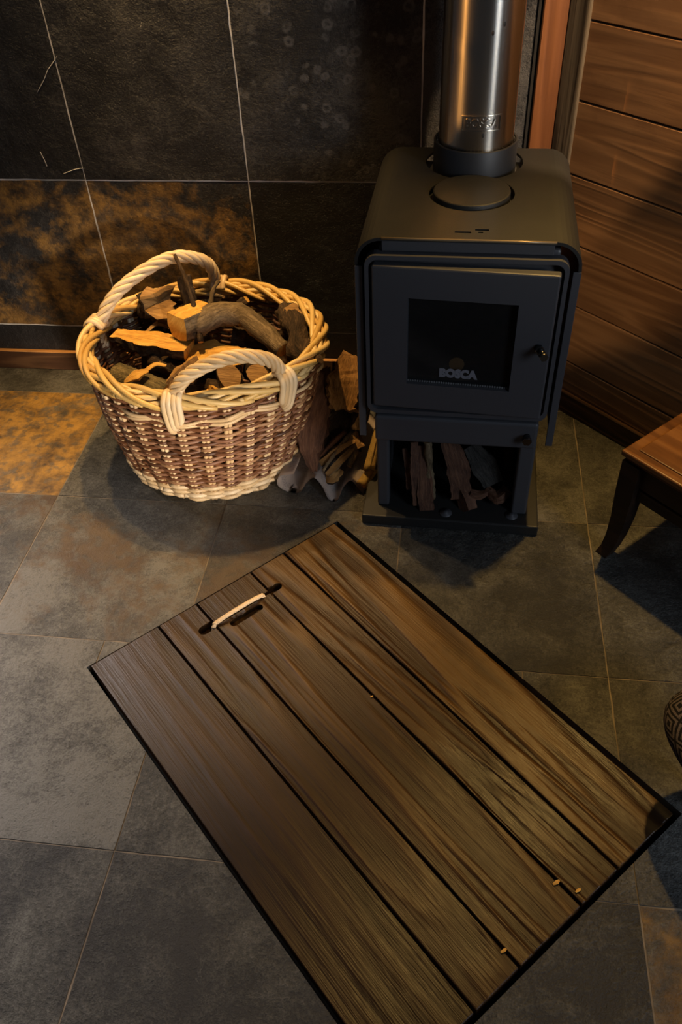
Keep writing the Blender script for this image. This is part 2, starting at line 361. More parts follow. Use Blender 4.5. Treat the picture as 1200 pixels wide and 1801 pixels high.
def tile_mesh(polys, z0, z1, org, outer, rng):
    """prisms from convex polygons; edges on the tile's own outline are broken up a little"""
    bm = B()
    for p in polys:
        pts = []
        n = len(p)
        for i in range(n):
            a, b = Vector(p[i]), Vector(p[(i+1) % n])
            pts.append(a)
            on = any(abs(k(a)) < 1e-5 and abs(k(b)) < 1e-5 for k in outer)
            if on and (b-a).length > .2:
                nr = Vector((-(b-a).y, (b-a).x)).normalized(); m = int((b-a).length/.06)
                for j in range(1, m): pts.append(a.lerp(b, j/m)+nr*abs(rng.gauss(0, .0016)))
        vt = [bm.verts.new((q.x-org[0], q.y-org[1], z1)) for q in pts]
        vb = [bm.verts.new((q.x-org[0], q.y-org[1], z0)) for q in pts]
        try: bm.faces.new(vt)
        except ValueError: continue
        for i in range(len(pts)): bm.faces.new((vb[i], vb[(i+1) % len(pts)], vt[(i+1) % len(pts)], vt[i]))
        bm.faces.new(vb[::-1])
    bmesh.ops.recalc_face_normals(bm, faces=bm.faces)
    return bm
rng = random.Random(4)
# trapdoor frame: u runs along the planks, v across them
A_ = math.radians(45.447); NU = (math.sin(A_), -math.cos(A_)); NV = (math.cos(A_), math.sin(A_))
TU0, TU1, TV0, TV1 = .059, 2.231, -2.307, -.830
def uv(u, v): return (u*NU[0]+v*NV[0], u*NU[1]+v*NV[1])
GAP = .014
HOLE = [(NU[0], NU[1], TU0-GAP*.4), (-NU[0], -NU[1], -(TU1+GAP*1.6)), (NV[0], NV[1], TV0-GAP), (-NV[0], -NV[1], -(TV1+GAP*1.5))]
# ------------------------------------------------------------------ floor
floor = obj('floor', tile_mesh(subtract([[(-4.6, -5.2), (2.6, -5.2), (2.6, .8), (-4.6, .8)]], HOLE), -.05, -.0022, (0, 0), [], rng), M['grout_floor'])
tag(floor, 'slate tiled floor around the trapdoor', kind='structure')
recess = obj('recess', box(TU0-.1, TU1+.1, TV0-.1, TV1+.1, -.16, -.14), M['pit'], floor, rot=(0, 0, math.atan2(NU[1], NU[0])))
for nm, bx in (('recess_side', (TU0-.1, TU1+.1, TV0-.05, TV0-.02)), ('recess_side', (TU0-.1, TU1+.1, TV1+.024, TV1+.05)), ('recess_side', (TU0-.05, TU0-.008, TV0-.1, TV1+.1)), ('recess_side', (TU1+.024, TU1+.05, TV0-.1, TV1+.1))):
    # local x is u, local y is v (v axis is the u axis turned by +90 degrees)
    obj('recess_side', box(*bx, -.16, -.008), M['pit'], floor, rot=(0, 0, math.atan2(NU[1], NU[0])))
XL = [-4.177, -3.177, -2.177, -1.177, -.177, .823, 1.823, 2.6]
YL = [.79, .4757, -.5285, -1.530, -2.532, -3.53, -4.53]
RUST = {(1, 1): 1.0, (2, 1): .35, (3, 1): .3, (1, 2): .66, (2, 2): .655, (3, 2): .64, (4, 2): .18, (2, 3): .12, (1, 3): .35, (3, 3): .2, (5, 2): .25, (4, 3): .45, (5, 3): .35, (5, 4): .75, (2, 4): .22, (4, 4): .1, (1, 4): .4, (0, 1): .8}
TONE = {(1, 1): .5, (2, 1): .55, (1, 2): .62, (2, 2): .62, (3, 2): .5, (1, 3): .78, (2, 3): .75, (2, 4): .36, (1, 4): .40, (3, 4): .25, (4, 4): .22, (4, 2): .36, (5, 2): .45, (4, 3): .5, (5, 3): .45, (4, 1): .55, (5, 1): .48, (1, 0): .58, (2, 0): .55, (3, 0): .52}
# recess_tile rows: index 0 is the strip along the wall
def add_tile(polys, rect, i, j):
    if not polys: return
    x0, x1, y0, y1 = rect; org = ((x0+x1)/2, (y0+y1)/2)
    outer = [lambda q, a=x0: q[0]-a, lambda q, a=x1: q[0]-a, lambda q, a=y0: q[1]-a, lambda q, a=y1: q[1]-a]
    o = obj('tile', tile_mesh(polys, -.045, rng.uniform(-.0012, .0016), org, outer, rng), M['slate_floor'], floor, (org[0], org[1], 0))
    o['seed'] = float((i*7.31+j*3.77) % 23+3); o['rust'] = float(RUST.get((i, j), .25)); o['tone'] = float(TONE.get((i, j), .45))
g = .0024
WX = 1.304
for i in range(len(XL)-1):
    for j in range(len(YL)-1):
        x0, x1, y0, y1 = XL[i]+g, XL[i+1]-g, YL[j+1]+g, YL[j]-g
        P = [(x0, y0), (x1, y0), (x1, y1), (x0, y1)]
        P = clip(P, -1, -1, -(WX+.01))           # stop at the timber wall
        if not P: continue
        polys = subtract([P], HOLE)
        if (i, j) == (2, 3):                       # the cut sliver at the trapdoor's left corner
            ab = (NU[0], NU[1], TU0-GAP*.4)
            sl = [clip(clip(q, 1, 0, -1.552), *ab, True) for q in polys]; sl = [q for q in sl if q and area2(q) > 1e-6]
            main = []
            for q in polys:
                a = clip(q, 1, 0, -1.558, True); b = clip(clip(q, 1, 0, -1.558), *ab)
                main += [k for k in (a, b) if k and area2(k) > 1e-6]
            add_tile(main, (x0, x1, y0, y1), i, j); add_tile(sl, (x0, x1, y0, y1), i, j); continue
        if (i, j) == (4, 3):                       # the cut sliver at its right edge
            sl = [clip(q, 1, 0, .437, True) for q in polys]; main = [clip(q, 1, 0, .443) for q in polys]
            add_tile([q for q in main if q], (x0, x1, y0, y1), i, j); add_tile([q for q in sl if q], (x0, x1, y0, y1), i, j); continue
        add_tile(polys, (x0, x1, y0, y1), i, j)
# ------------------------------------------------------------------ back wall, baseboard, posts, timber wall
YW = .775
wall = obj('wall_back', box(-4.6, .56, YW+.0018, YW+.2, -.05, 5.4), M['grout_wall']); tag(wall, 'dark slate tiled wall behind the stove', kind='structure')
WXL = [-4.075, -3.101, -2.127, -1.155, -.178, .373]; WZL = [.0, .334, 1.312, 2.29, 3.27, 4.25, 5.4]
WR = {(1, 1): .78, (2, 1): .82, (3, 1): .22, (2, 2): .12, (1, 2): .05, (3, 2): .25, (4, 1): .1, (4, 2): .1, (0, 1): .5}
WT = {(3, 2): .60, (2, 2): .5, (1, 2): .36, (4, 2): .72, (3, 1): .33, (2, 1): .5, (1, 1): .42}
for i in range(len(WXL)-1):
    for j in range(len(WZL)-1):
        x0, x1, z0, z1 = WXL[i]+.003, WXL[i+1]-.003, WZL[j]+.003, WZL[j+1]-.003
        dz = rng.uniform(-.001, .002)
        bm = tile_mesh([[(x0, z0), (x1, z0), (x1, z1), (x0, z1)]], -.05, .0+dz, ((x0+x1)/2, (z0+z1)/2),
                       [lambda q, a=x0: q[0]-a, lambda q, a=x1: q[0]-a, lambda q, a=z0: q[1]-a, lambda q, a=z1: q[1]-a], rng)
        bmesh.ops.rotate(bm, cent=(0, 0, 0), matrix=Matrix.Rotation(PI/2, 3, 'X'), verts=bm.verts)
        o = obj('tile', bm, M['slate_wall'], wall, ((x0+x1)/2, YW, (z0+z1)/2))
        o['seed'] = float((i*5.13+j*8.41) % 19+30); o['rust'] = float(WR.get((i, j), .1)); o['tone'] = float(WT.get((i, j), .35)); o['pock'] = float({(3, 2): 1., (4, 2): .35}.get((i, j), 0))
for pts in ([(-2.103, 1.975), (-2.151, 1.931), (-2.185, 1.90), (-2.219, 1.854), (-2.277, 1.791)], [(-2.358, 1.475), (-2.347, 1.43), (-2.341, 1.391)], [(-2.105, 1.383), (-2.166, 1.376), (-2.253, 1.349)], [(-1.624, 2.097), (-1.603, 2.143), (-1.562, 2.192)]):
    bm = B(); q = spline([(a, YW-.0002+.0008*math.sin(k), b) for k, (a, b) in enumerate(pts)], 16)
    add_tube(bm, q, [.0008+.0012*abs(math.sin(k*1.3)) for k in range(17)], 5); obj('filled_crack', bm, M['grout_wall'], wall)
bb = obj('baseboard_back', box(-2.3, 2.3, -.014, .014, 0, .134, .003), M['base_wood'], None, (-2.0, YW-.018, .0)); bb['seed'] = 3.; bb['tone'] = .5
lip = obj('lit_top_lip', box(-2.3, 2.3, -.0145, .0145, .1345, .143, .002), M['lip_lit_wood'], bb)  # pale strip added to show the skirting's top as lit
tag(bb, 'brown wooden skirting board below the slate wall', kind='structure')
tg_ = obj('gap_shade_strip', box(.368, .395, YW-.012, YW+.02, 0, 5.4), M['pit']); tag(tg_, 'black strip standing in for the shadow gap between the slate and the orange board', kind='structure')  # dark strip painted in for the shade inside the gap
t1 = obj('trim_1', box(-2.7, 2.7, -.0625, .0625, -.03, .03, .006), M['post_orange'], None, (.4525, YW-.0, 2.7), (0, PI/2, 0)); 
t1.rotation_euler = Matrix(((0, 1, 0), (0, 0, 1), (1, 0, 0))).to_euler(); t1['seed'] = 11.; t1['tone'] = .5
tag(t1, 'orange stained vertical board at the edge of the slate wall', kind='structure')
E1 = Vector((.70711, -.70711, 0)); E2 = Vector((.70711, .70711, 0))   # along / into the timber wall
ROTW = math.atan2(E1.y, E1.x)
C0 = WX/2*Vector((1, 1, 0))
wr = obj('wall_right', box(-.2, 4.2, .02, .15, -.05, 5.4), M['pit'], None, C0, (0, 0, ROTW)); tag(wr, 'horizontal board timber wall at an angle', kind='structure')
zs = [-.02, .335, .70, 1.049, 1.41, 1.77, 2.124, 2.48, 2.84, 3.2, 3.56, 3.92, 4.28, 4.64, 5.0, 5.4]
for k, (a, b) in enumerate(zip(zs, zs[1:])):
    o = obj('plank', box(-2.2, 2.2, -.02, .02, a+.003+(.001 if k % 2 else 0), b-.004, .004), M['wall_wood'], wr, (2.0, .0, 0))
    o['seed'] = k*3.7+2; o['tone'] = .5+.12*math.sin(k*2.3)
t2 = obj('trim_2', box(-2.7, 2.7, -.062, .062, -.025, .025, .008, 2), M['post_grey'], None, C0+E1*-.105-E2*.012+Vector((0, 0, 2.7)))
t2.rotation_euler = (Matrix.Rotation(ROTW, 3, 'Z') @ Matrix(((0, 1, 0), (0, 0, 1), (1, 0, 0)))).to_euler(); t2['seed'] = 5.; t2['tone'] = .5
tag(t2, 'weathered grey brown post in the corner beside the timber wall', kind='structure')
b2 = obj('baseboard_right', box(-2.2, 2.2, -.014, .014, 0, .14, .004), M['base_wood'], None, C0+E1*2.2-E2*.036, (0, 0, ROTW)); b2['seed'] = 9.; b2['tone'] = .1
tag(b2, 'dark skirting board under the timber wall', kind='structure')

# ------------------------------------------------------------------ trapdoor
TC = ((TU0+TU1)/2, (TV0+TV1)/2)
cx, cy = uv(*TC)
trap = empty('trapdoor', (cx, cy, 0), math.atan2(NU[1], NU[0]))
tag(trap, 'dark stained plank trapdoor with rope pull set into the slate floor', 'trapdoor')
def tl(u, v): return (u-TC[0], v-TC[1])
seams = [TV0, -1.937, -1.717, -1.388, -1.177, TV1]
SP = .0055
ZT = .004
def slot_bm(u0, u1, v0, v1, depth, cu, cv):
    """rounded slot: capsule along v"""
    bm = B(); r = (u1-u0)/2; uc = (u0+u1)/2; pts = []
    for k in range(9): a = PI*k/8; pts.append((uc+r*math.cos(a), v1-r+r*math.sin(a)))
    for k in range(9): a = PI+PI*k/8; pts.append((uc+r*math.cos(a), v0+r+r*math.sin(a)))
    lo = [bm.verts.new((p[0]-cu, p[1]-cv, ZT-depth)) for p in pts]; hi = [bm.verts.new((p[0]-cu, p[1]-cv, ZT+.05)) for p in pts]
    bm.faces.new(lo[::-1]); bm.faces.new(hi)
    for k in range(len(pts)): bm.faces.new((lo[k], lo[(k+1) % len(pts)], hi[(k+1) % len(pts)], hi[k]))
    return bm
def plank(u0, u1, v0, v1, seed, tone, slots=(), grain=.5):
    cu, cv = (u0+u1)/2, (v0+v1)/2
    bm = box(u0-cu, u1-cu, v0+SP-cv, v1-SP-cv, -.07, ZT, .004, 2)
    l = tl(cu, cv)
    o = obj('plank', bm, M['trap_wood'], trap, (l[0], l[1], 0)); o['seed'] = float(seed); o['tone'] = float(tone); o['grain'] = float(grain)
    for s_ in slots: boolean(o, slot_bm(*s_, cu, cv))
    return o
UG = .232
plank(TU0, TU1, seams[0], seams[1], 3.0, .27, grain=.4)
plank(TU0, TU1, seams[1], seams[2], 8.5, .42, [(.200, .256, -1.805, -1.69, .05)], .6)
plank(TU0, UG-.008, seams[2], seams[3], 13.7, .36, grain=.3)
plank(UG+.008, TU1, seams[2], seams[3], 13.7, .48, [(.262, .306, -1.66, -1.47, .03)], .95)
plank(TU0, TU1, seams[3], seams[4], 21.1, .52, [(.206, .254, -1.42, -1.315, .05)], .9)
plank(TU0, TU1, seams[4], seams[5], 33.2, .60, grain=1.4)
for bu in (.5, 1.1, 1.8):
    l = tl(bu, TC[1]); obj('batten', box(-.08, .08, TV0-TC[1]+.03, TV1-TC[1]-.03, -.12, -.072), M['trap_wood'], trap, (l[0], l[1], 0))['grain'] = .5
rp = []
for k in range(25):
    t = k/24; v_ = -1.735+.31*t; u_ = .238+.012*math.sin(PI*t)
    z_ = .034*math.sin(PI*t)**.6+.006 if 0 < t < 1 else -.02
    l = tl(u_, v_); rp.append((l[0], l[1], z_))
bm = B()
for st in range(3):
    q = []
    pts = spline(rp, 90); fr = frames([Vector(x) for x in pts])
    for i, (x, (t, n, b)) in enumerate(zip(pts, fr)):
        a = i/90*2*PI*11+st*2*PI/3; q.append(x+(n*math.cos(a)+b*math.sin(a))*.0055)
    add_tube(bm, q, .0062, 6)
o = obj('rope_handle', bm, M['rope'], trap); o['label'] = 'short pale twisted rope pull'

# ------------------------------------------------------------------ stove  (local frame: x right, -y towards the room)
stove = empty('wood_stove', (.095, 0, 0), math.radians(-1.5))
tag(stove, 'black steel wood stove with glass door and open log compartment below', 'stove')
obj('base_plate', box(-.47, .47, -.635, .42, 0, .068, .008, 2), M['stove_top'], stove)
# log compartment
for s_ in (-1, 1):
    x0, x1 = (-.393, -.33) if s_ < 0 else (.325, .405)
    obj('leg', box(x0, x1, -.548, -.47, .069, .565, .012, 3), M['stove'], stove)
    obj('side_panel', box(x0+(.02 if s_ > 0 else 0), x1-(.02 if s_ < 0 else 0), -.4695, .33, .069, .565), M['stove'], stove)
obj('back_panel', box(-.33, .325, .30, .33, .069, .565), M['stove'], stove)
for bx_, by_ in ((-.02, -.575), (.33, -.560)):
    bm = B(); add_lathe(bm, [(0, .082), (.014, .082), (.016, .076), (.032, .074), (.034, .069)], 20, bx_, by_); obj('floor_bolt', bm, M['stove'], stove, smooth=True)
# fire box body with a cavity
bd = obj('body', box(-.375, .385, -.545, .40, .566, 1.575, .012, 2), M['stove'], stove)
boolean(bd, box(-.30, .31, -.7, .05, .86, 1.48))
# front frame: raised rounded lip
def rrect(x0, x1, z0, z1, r, n=6):
    pts = []
    for cx_, cz_, a0 in ((x1-r, z1-r, 0), (x0+r, z1-r, PI/2), (x0+r, z0+r, PI), (x1-r, z0+r, 1.5*PI)):
        for k in range(n+1): a = a0+PI/2*k/n; pts.append((cx_+r*math.cos(a), cz_+r*math.sin(a)))
    return pts
def ring_prism(bm, outer, inner, y0, y1):
    n = len(outer)
    L = [[bm.verts.new((p[0], y, p[1])) for p in pl] for pl, y in ((outer, y0), (outer, y1), (inner, y1), (inner, y0))]
    for a, b in zip(L, L[1:]+L[:1]):
        for i in range(n): bm.faces.new((a[i], a[(i+1) % n], b[(i+1) % n], b[i])).smooth = False
    bmesh.ops.recalc_face_normals(bm, faces=bm.faces)
bm = B(); ring_prism(bm, rrect(-.430, .425, .733, 1.553, .05), rrect(-.412, .407, .755, 1.534, .04), -.60, -.54)
obj('front_frame', bm, M['stove'], stove)
bm = B(); pl = rrect(-.428, .423, .735, 1.551, .05)
lo = [bm.verts.new((p[0], -.552, p[1])) for p in pl]; hi = [bm.verts.new((p[0], -.536, p[1])) for p in pl]
bm.faces.new(lo); bm.faces.new(hi[::-1])
for i in range(len(pl)): bm.faces.new((lo[i], hi[i], hi[(i+1) % len(pl)], lo[(i+1) % len(pl)]))
bmesh.ops.recalc_face_normals(bm, faces=bm.faces)
fp = obj('front_plate', bm, M['stove'], stove); boolean(fp, box(-.27, .28, -.7, -.4, .88, 1.43))
# wrap-round shell
R0 = .115; HX = .476; ZS = 1.617; TH = .014; zb = .565
prof = [(-HX, zb)]
for k in range(9): a = PI-PI/2*k/8; prof.append((-HX+R0+R0*math.cos(a), ZS-R0+R0*math.sin(a)))
for k in range(9): a = PI/2-PI/2*k/8; prof.append((HX-R0+R0*math.cos(a), ZS-R0+R0*math.sin(a)))
prof.append((HX, zb))
inn = [(-HX+TH, zb)]
for k in range(9): a = PI-PI/2*k/8; inn.append((-HX+R0+(R0-TH)*math.cos(a), ZS-R0+(R0-TH)*math.sin(a)))
for k in range(9): a = PI/2-PI/2*k/8; inn.append((HX-R0+(R0-TH)*math.cos(a), ZS-R0+(R0-TH)*math.sin(a)))
inn.append((HX-TH, zb))
bm = B(); yf, yb = -.566, .455
Lv = [[bm.verts.new((p[0], y, p[1])) for p in pl] for pl, y in ((prof, yf), (prof, yb), (inn, yb), (inn, yf))]
m_ = len(prof)
for a, b in zip(Lv, Lv[1:]+Lv[:1]):
    for i in range(m_-1): bm.faces.new((a[i], a[i+1], b[i+1], b[i]))
for i in (0, m_-1): bm.faces.new((Lv[0][i], Lv[1][i], Lv[2][i], Lv[3][i]))
bmesh.ops.recalc_face_normals(bm, faces=bm.faces)
sh = obj('outer_shell', bm, M['stove_top'], stove)
for sg in (-1, 1): obj('side_flange', box(min(sg*HX, sg*(HX-.034)), max(sg*HX, sg*(HX-.034)), -.574, -.5665, zb+.002, 1.49, .002), M['stove'], stove)
cb = B(); add_cyl(cb, .234, 1.5, 1.7, 48, 0, .285); boolean(sh, cb)
cb = B(); add_cyl(cb, .193, 1.5, 1.7, 48, 0, -.095); boolean(sh, cb)
for sx0, sx1, sy in ((-.057, .011, -.496), (.027, .084, -.470)): boolean(sh, box(sx0, sx1, sy-.008, sy+.008, 1.5, 1.7))
boolean(sh, box(.04, .06, -.50, -.488, 1.5, 1.7))
bm = B(); add_tube(bm, [(x, yf+.002, ZS-.004) for x in (-.36, -.2, 0, .2, .36)], .006, 8); obj('top_edge_glint', bm, M['worn_edge_glint'], stove)  # bead added to carry the highlight along the worn front edge
obj('front_apron', box(-.36, .355, -.562, -.548, 1.556, 1.602, .003), M['stove'], stove)
bm = B(); add_lathe(bm, [(0, 1.632), (.168, 1.632), (.173, 1.630), (.1745, 1.625), (.1745, 1.577)], 64, 0, -.095); [setattr(f, 'smooth', False) for f in bm.faces if f.calc_center_median().z > 1.629]; obj('hot_plate', bm, M['stove_top'], stove)
# flue collar with a toothed inner seat
bm = B(); add_lathe(bm, [(.199, 1.5765), (.199, 1.722), (.196, 1.727), (.190, 1.727), (.188, 1.720), (.188, 1.60)], 64, 0, .285); obj('flue_collar', bm, M['collar'], stove)
bm = B()
for k in range(60):
    a = 2*PI*k/60; add_box(bm, -.003, .003, -.004, .004, 1.70, 1.722)
    vs = list(bm.verts)[-8:]
    bmesh.ops.rotate(bm, cent=(0, 0, 0), matrix=Matrix.Rotation(a, 3, 'Z'), verts=vs)
    bmesh.ops.translate(bm, vec=(.183*math.cos(a), .285+.183*math.sin(a), 0), verts=vs)
tag(obj('collar_teeth', bm, M['steel'], stove), kind='stuff')
# door, hung on the left and standing slightly open
HXL = -.397
def dpart(name, bm, mat, par, smooth=False):
    return obj(name, bm, mat, par, smooth=smooth)
dl = box(0, .788, -.024, .024, .787, 1.515, .008, 2)
door = obj('door', dl, M['stove'], stove, (HXL, -.590, 0), (0, 0, math.radians(-3.2)))
boolean(door, box(.158, .632, -.2, .2, .930, 1.372))
obj('glass', box(.14, .65, .006, .014, .915, 1.387), M['glass'], door)
bm = B()
for k in range(42): 
    cxk = .162+k*.0112
    bmesh.ops.create_icosphere(bm, subdivisions=1, radius=.0058, matrix=Matrix.Translation((cxk, .0, .934)))
tag(obj('rope_gasket', bm, M['gasket'], door), kind='stuff')
bm = B(); add_cyl(bm, .035, -.004, .004, 28); bmesh.ops.rotate(bm, cent=(0, 0, 0), matrix=Matrix.Rotation(PI/2, 3, 'X'), verts=bm.verts); bmesh.ops.translate(bm, vec=(.383, .022, 1.028), verts=bm.verts)
obj('air_vent_disc', bm, M['cut_brown'], door)
def text_bm(txt, size, ext, off):
    cu = bpy.data.curves.new('t', 'FONT'); cu.body = txt; cu.size = size; cu.extrude = ext; cu.offset = off; cu.align_x = 'CENTER'; cu.align_y = 'CENTER'; cu.resolution_u = 4
    o = bpy.data.objects.new('t', cu); COL.objects.link(o)
    dg = bpy.context.evaluated_depsgraph_get(); dg.update()
    me = bpy.data.meshes.new_from_object(o.evaluated_get(dg)); bpy.data.objects.remove(o)
    bm = B(); bm.from_mesh(me); bmesh.ops.triangulate(bm, faces=bm.faces); return bm
bm = text_bm('BOSCA', .058, .0012, .0044)
xs = [v.co.x for v in bm.verts]; k_ = .176/(max(xs)-min(xs))
for v in bm.verts: v.co = Vector((v.co.x*k_+.392, -v.co.z+.004, v.co.y*1.0+.985))
obj('lettering', bm, M['letter'], door)
# latch
bm = B(); add_cyl(bm, .021, 0, .03, 6); add_cyl(bm, .014, .03, .062, 16); add_cyl(bm, .019, .058, .083, 6)
bmesh.ops.rotate(bm, cent=(0, 0, 0), matrix=Matrix.Rotation(PI/2, 3, 'X'), verts=bm.verts); bmesh.ops.rotate(bm, cent=(0, 0, 0), matrix=Matrix.Rotation(.35, 3, 'Z'), verts=bm.verts)
bmesh.ops.translate(bm, vec=(.735, -.022, 1.172), verts=bm.verts)
obj('door_latch', bm, M['dark_chrome'], door)
# ash drawer
dr = obj('ash_drawer', box(-.393, .395, -.618, -.549, .575, .727, .014, 3), M['stove'], stove)
bm = B(); add_cyl(bm, .016, 0, .03, 12); add_cyl(bm, .022, .022, .05, 6)
bmesh.ops.rotate(bm, cent=(0, 0, 0), matrix=Matrix.Rotation(PI/2, 3, 'X'), verts=bm.verts); bmesh.ops.translate(bm, vec=(.345, -.615, .655), verts=bm.verts)
obj('drawer_knob', bm, M['dark_chrome'], dr)
obj('firebrick', box(-.298, .308, .02, .048, .862, 1.478), M['firebrick'], stove)
obj('firebrick', box(-.298, .308, -.48, .018, .861, .885), M['firebrick'], stove)

# ------------------------------------------------------------------ flue pipe
FX, FY = .095+.285*math.sin(math.radians(1.5)), .285
flue = empty('flue_pipe', (FX, FY, 1.58)); tag(flue, 'brushed stainless steel flue pipe with embossed nameplate rising from the stove', 'flue pipe')
RF = .176
bm = B(); add_lathe(bm, [(RF, .0), (RF, 3.7)], 96); obj('pipe', bm, M['steel'], flue)
def wrap(bm, ang0, zc, base=RF):
    for v in bm.verts:
        a = ang0+v.co.x/RF; r = base+v.co.y
        v.co = Vector((r*math.sin(a), -r*math.cos(a), zc+v.co.z))
AN = .10; ZN = .265
bm = text_bm('BOSCA', .062, .0055, .0018)
xs = [v.co.x for v in bm.verts]; k_ = .150/(max(xs)-min(xs))
for v in bm.verts: v.co = Vector((v.co.x*k_, v.co.z+.002, v.co.y*.85))
wrap(bm, AN, ZN)
obj('embossed_lettering', bm, M['steel'], flue)
bm = B()
for (x0, x1, z0, z1) in ((-.092, .092, .030, .035), (-.092, .092, -.035, -.030), (-.092, -.087, -.030, .030), (.087, .092, -.030, .030)):
    nn = max(1, int((x1-x0)/.012))
    for k in range(nn):
        add_box(bm, x0+(x1-x0)*k/nn, x0+(x1-x0)*(k+1)/nn, -.003, .006, z0, z1)
wrap(bm, AN, ZN); obj('nameplate_border', bm, M['steel'], flue)
for aa, zz in ((.22, .63), (.50, .66), (.16, .215)):
    bm = B(); bmesh.ops.create_icosphere(bm, subdivisions=2, radius=.0075)
    for v in bm.verts: v.co = Vector((v.co.x*.8, v.co.y*.3, v.co.z*1.3))
    wrap(bm, aa, zz); obj('rivet_mark', bm, M['spot_dark'], flue)

# ------------------------------------------------------------------ basket
BC0, BC1 = Vector((-1.345, -.065, 0)), Vector((-1.30, -.05, .8))
def bask(a, z, off=0):
    t = max(0, min(1.1, z/.8)); rx = .480+(.64-.480)*t+.025*math.sin(PI*min(t, 1)); ry = .43+(.575-.43)*t+.025*math.sin(PI*min(t, 1))
    c = BC0.lerp(BC1, t)
    return Vector((c.x-BC0.x+(rx+off)*math.cos(a), c.y-BC0.y+(ry+off)*math.sin(a), z))
basket = empty('wicker_basket', BC0); tag(basket, 'round willow log basket with two rope handles beside the stove', 'basket')
rb = random.Random(8)
NS = 32
def weave(name, z0, z1, rows, rad, amp, mat, dz=0, tints=(0, 1), sides=6, sub=4):
    bm = B(); ly = bm.loops.layers.float_color.new('tint')
    for r in range(rows):
        z = z0+(z1-z0)*(r+.5)/rows; ph = (r % 2)*PI; tn = rb.uniform(*tints); pts = []; cuts = rb.randint(0, NS)
        M_ = NS*sub
        w1, w2 = rb.uniform(0, 6), rb.uniform(0, 6)
        for k in range(M_+1):
            kk = k % M_; a = 2*PI*kk/M_
            wob = .004*math.sin(3*a+w1)+.003*math.sin(7*a+w2)
            pts.append(bask(a, z+wob+dz*math.sin(kk/sub*PI+ph+PI/2), amp*math.cos(kk/sub*PI+ph)))
        # strands of slightly different colour spliced round the row
        seg = M_//4; of = rb.randint(0, M_-1); pts = pts[:-1]; pts = pts[of:]+pts[:of]; pts.append(pts[0])
        for q in range(4):
            add_tube(bm, pts[q*seg:(q+1)*seg+1], rad*rb.uniform(.88, 1.12), sides, True, ly, min(1, max(0, tn+rb.uniform(-.25, .25))))
    return tag(obj(name, bm, mat, basket), kind='stuff')
weave('weave', .12, .74, 33, .0098, .0165, M['willow_brown'], .003, (.05, .95))
weave('foot_band', .0, .125, 6, .0135, .020, M['willow_pale'], .012, (.3, 1))
# paler accent strands under the handles
bm = B(); ly = bm.loops.layers.float_color.new('tint')
for zz, a0, a1 in ((.655, -2.2, -.75), (.640, -2.05, -1.0), (.668, -1.2, -.5), (.648, -.6, .2)):
    n = int((a1-a0)/(2*PI/NS)*4)
    pts = [bask(a0+(a1-a0)*k/n, zz+.012*math.sin(k*.35), .017+.014*math.cos((a0+(a1-a0)*k/n)*NS/2)) for k in range(n+1)]
    add_tube(bm, pts, .011, 6, True, ly, rb.random())
obj('accent_strand', bm, M['willow_pale'], basket)
# stakes
bm = B(); ly = bm.loops.layers.float_color.new('tint')
for k in range(NS):
    for d_ in (-.018, .018):
        a = 2*PI*k/NS+d_; add_tube(bm, [bask(a, z, .004) for z in (.01, .15, .3, .45, .6, .78)], .0125, 6, True, ly, rb.uniform(.2, .9))
tag(obj('stake', bm, M['willow_pale'], basket), kind='stuff')
# woven floor of the basket
bm = B(); ring = [bm.verts.new(bask(2*PI*k/48, .02, -.01)) for k in range(48)]; bm.faces.new(ring); obj('bottom', bm, M['willow_brown'], basket)
# braided rim
bm = B(); ly = bm.loops.layers.float_color.new('tint')
KS = 22
for k in range(KS):                      # each rod rises inside, crosses the top and tucks in outside
    a0 = 2*PI*k/KS; span = 2*PI*3.6/KS; pts = []
    for q in range(27):
        t = q/26; a = a0+span*t; th = -.6+PI*1.45*t+.25*math.sin(3*k)
        rr = .040+.004*math.sin(5*k)
        b_ = bask(a, .778); o_ = Vector((math.cos(a), math.sin(a), 0))
        pts.append(b_+o_*(-rr*math.cos(th))*1.05+Vector((0, 0, rr*math.sin(th)*1.05)))
    add_tube(bm, pts, [.0155*(1-.25*abs(2*q/26-1)**4) for q in range(27)], 7, True, ly, rb.uniform(.1, 1))
for th0 in (.2, 1.3, 2.4, 3.6, 4.9):                        # running rods that fill the border
    pts = []
    for q in range(241):
        a = 2*PI*q/240; th = th0+a*5; rr = .027; b_ = bask(a, .775); o_ = Vector((math.cos(a), math.sin(a), 0))
        pts.append(b_+o_*(rr*math.cos(th))+Vector((0, 0, rr*math.sin(th))))
    for q in range(6): add_tube(bm, pts[q*40:q*40+41], .0145, 6, True, ly, rb.uniform(.1, 1))
obj('rim', bm, M['willow_yellow'], basket)
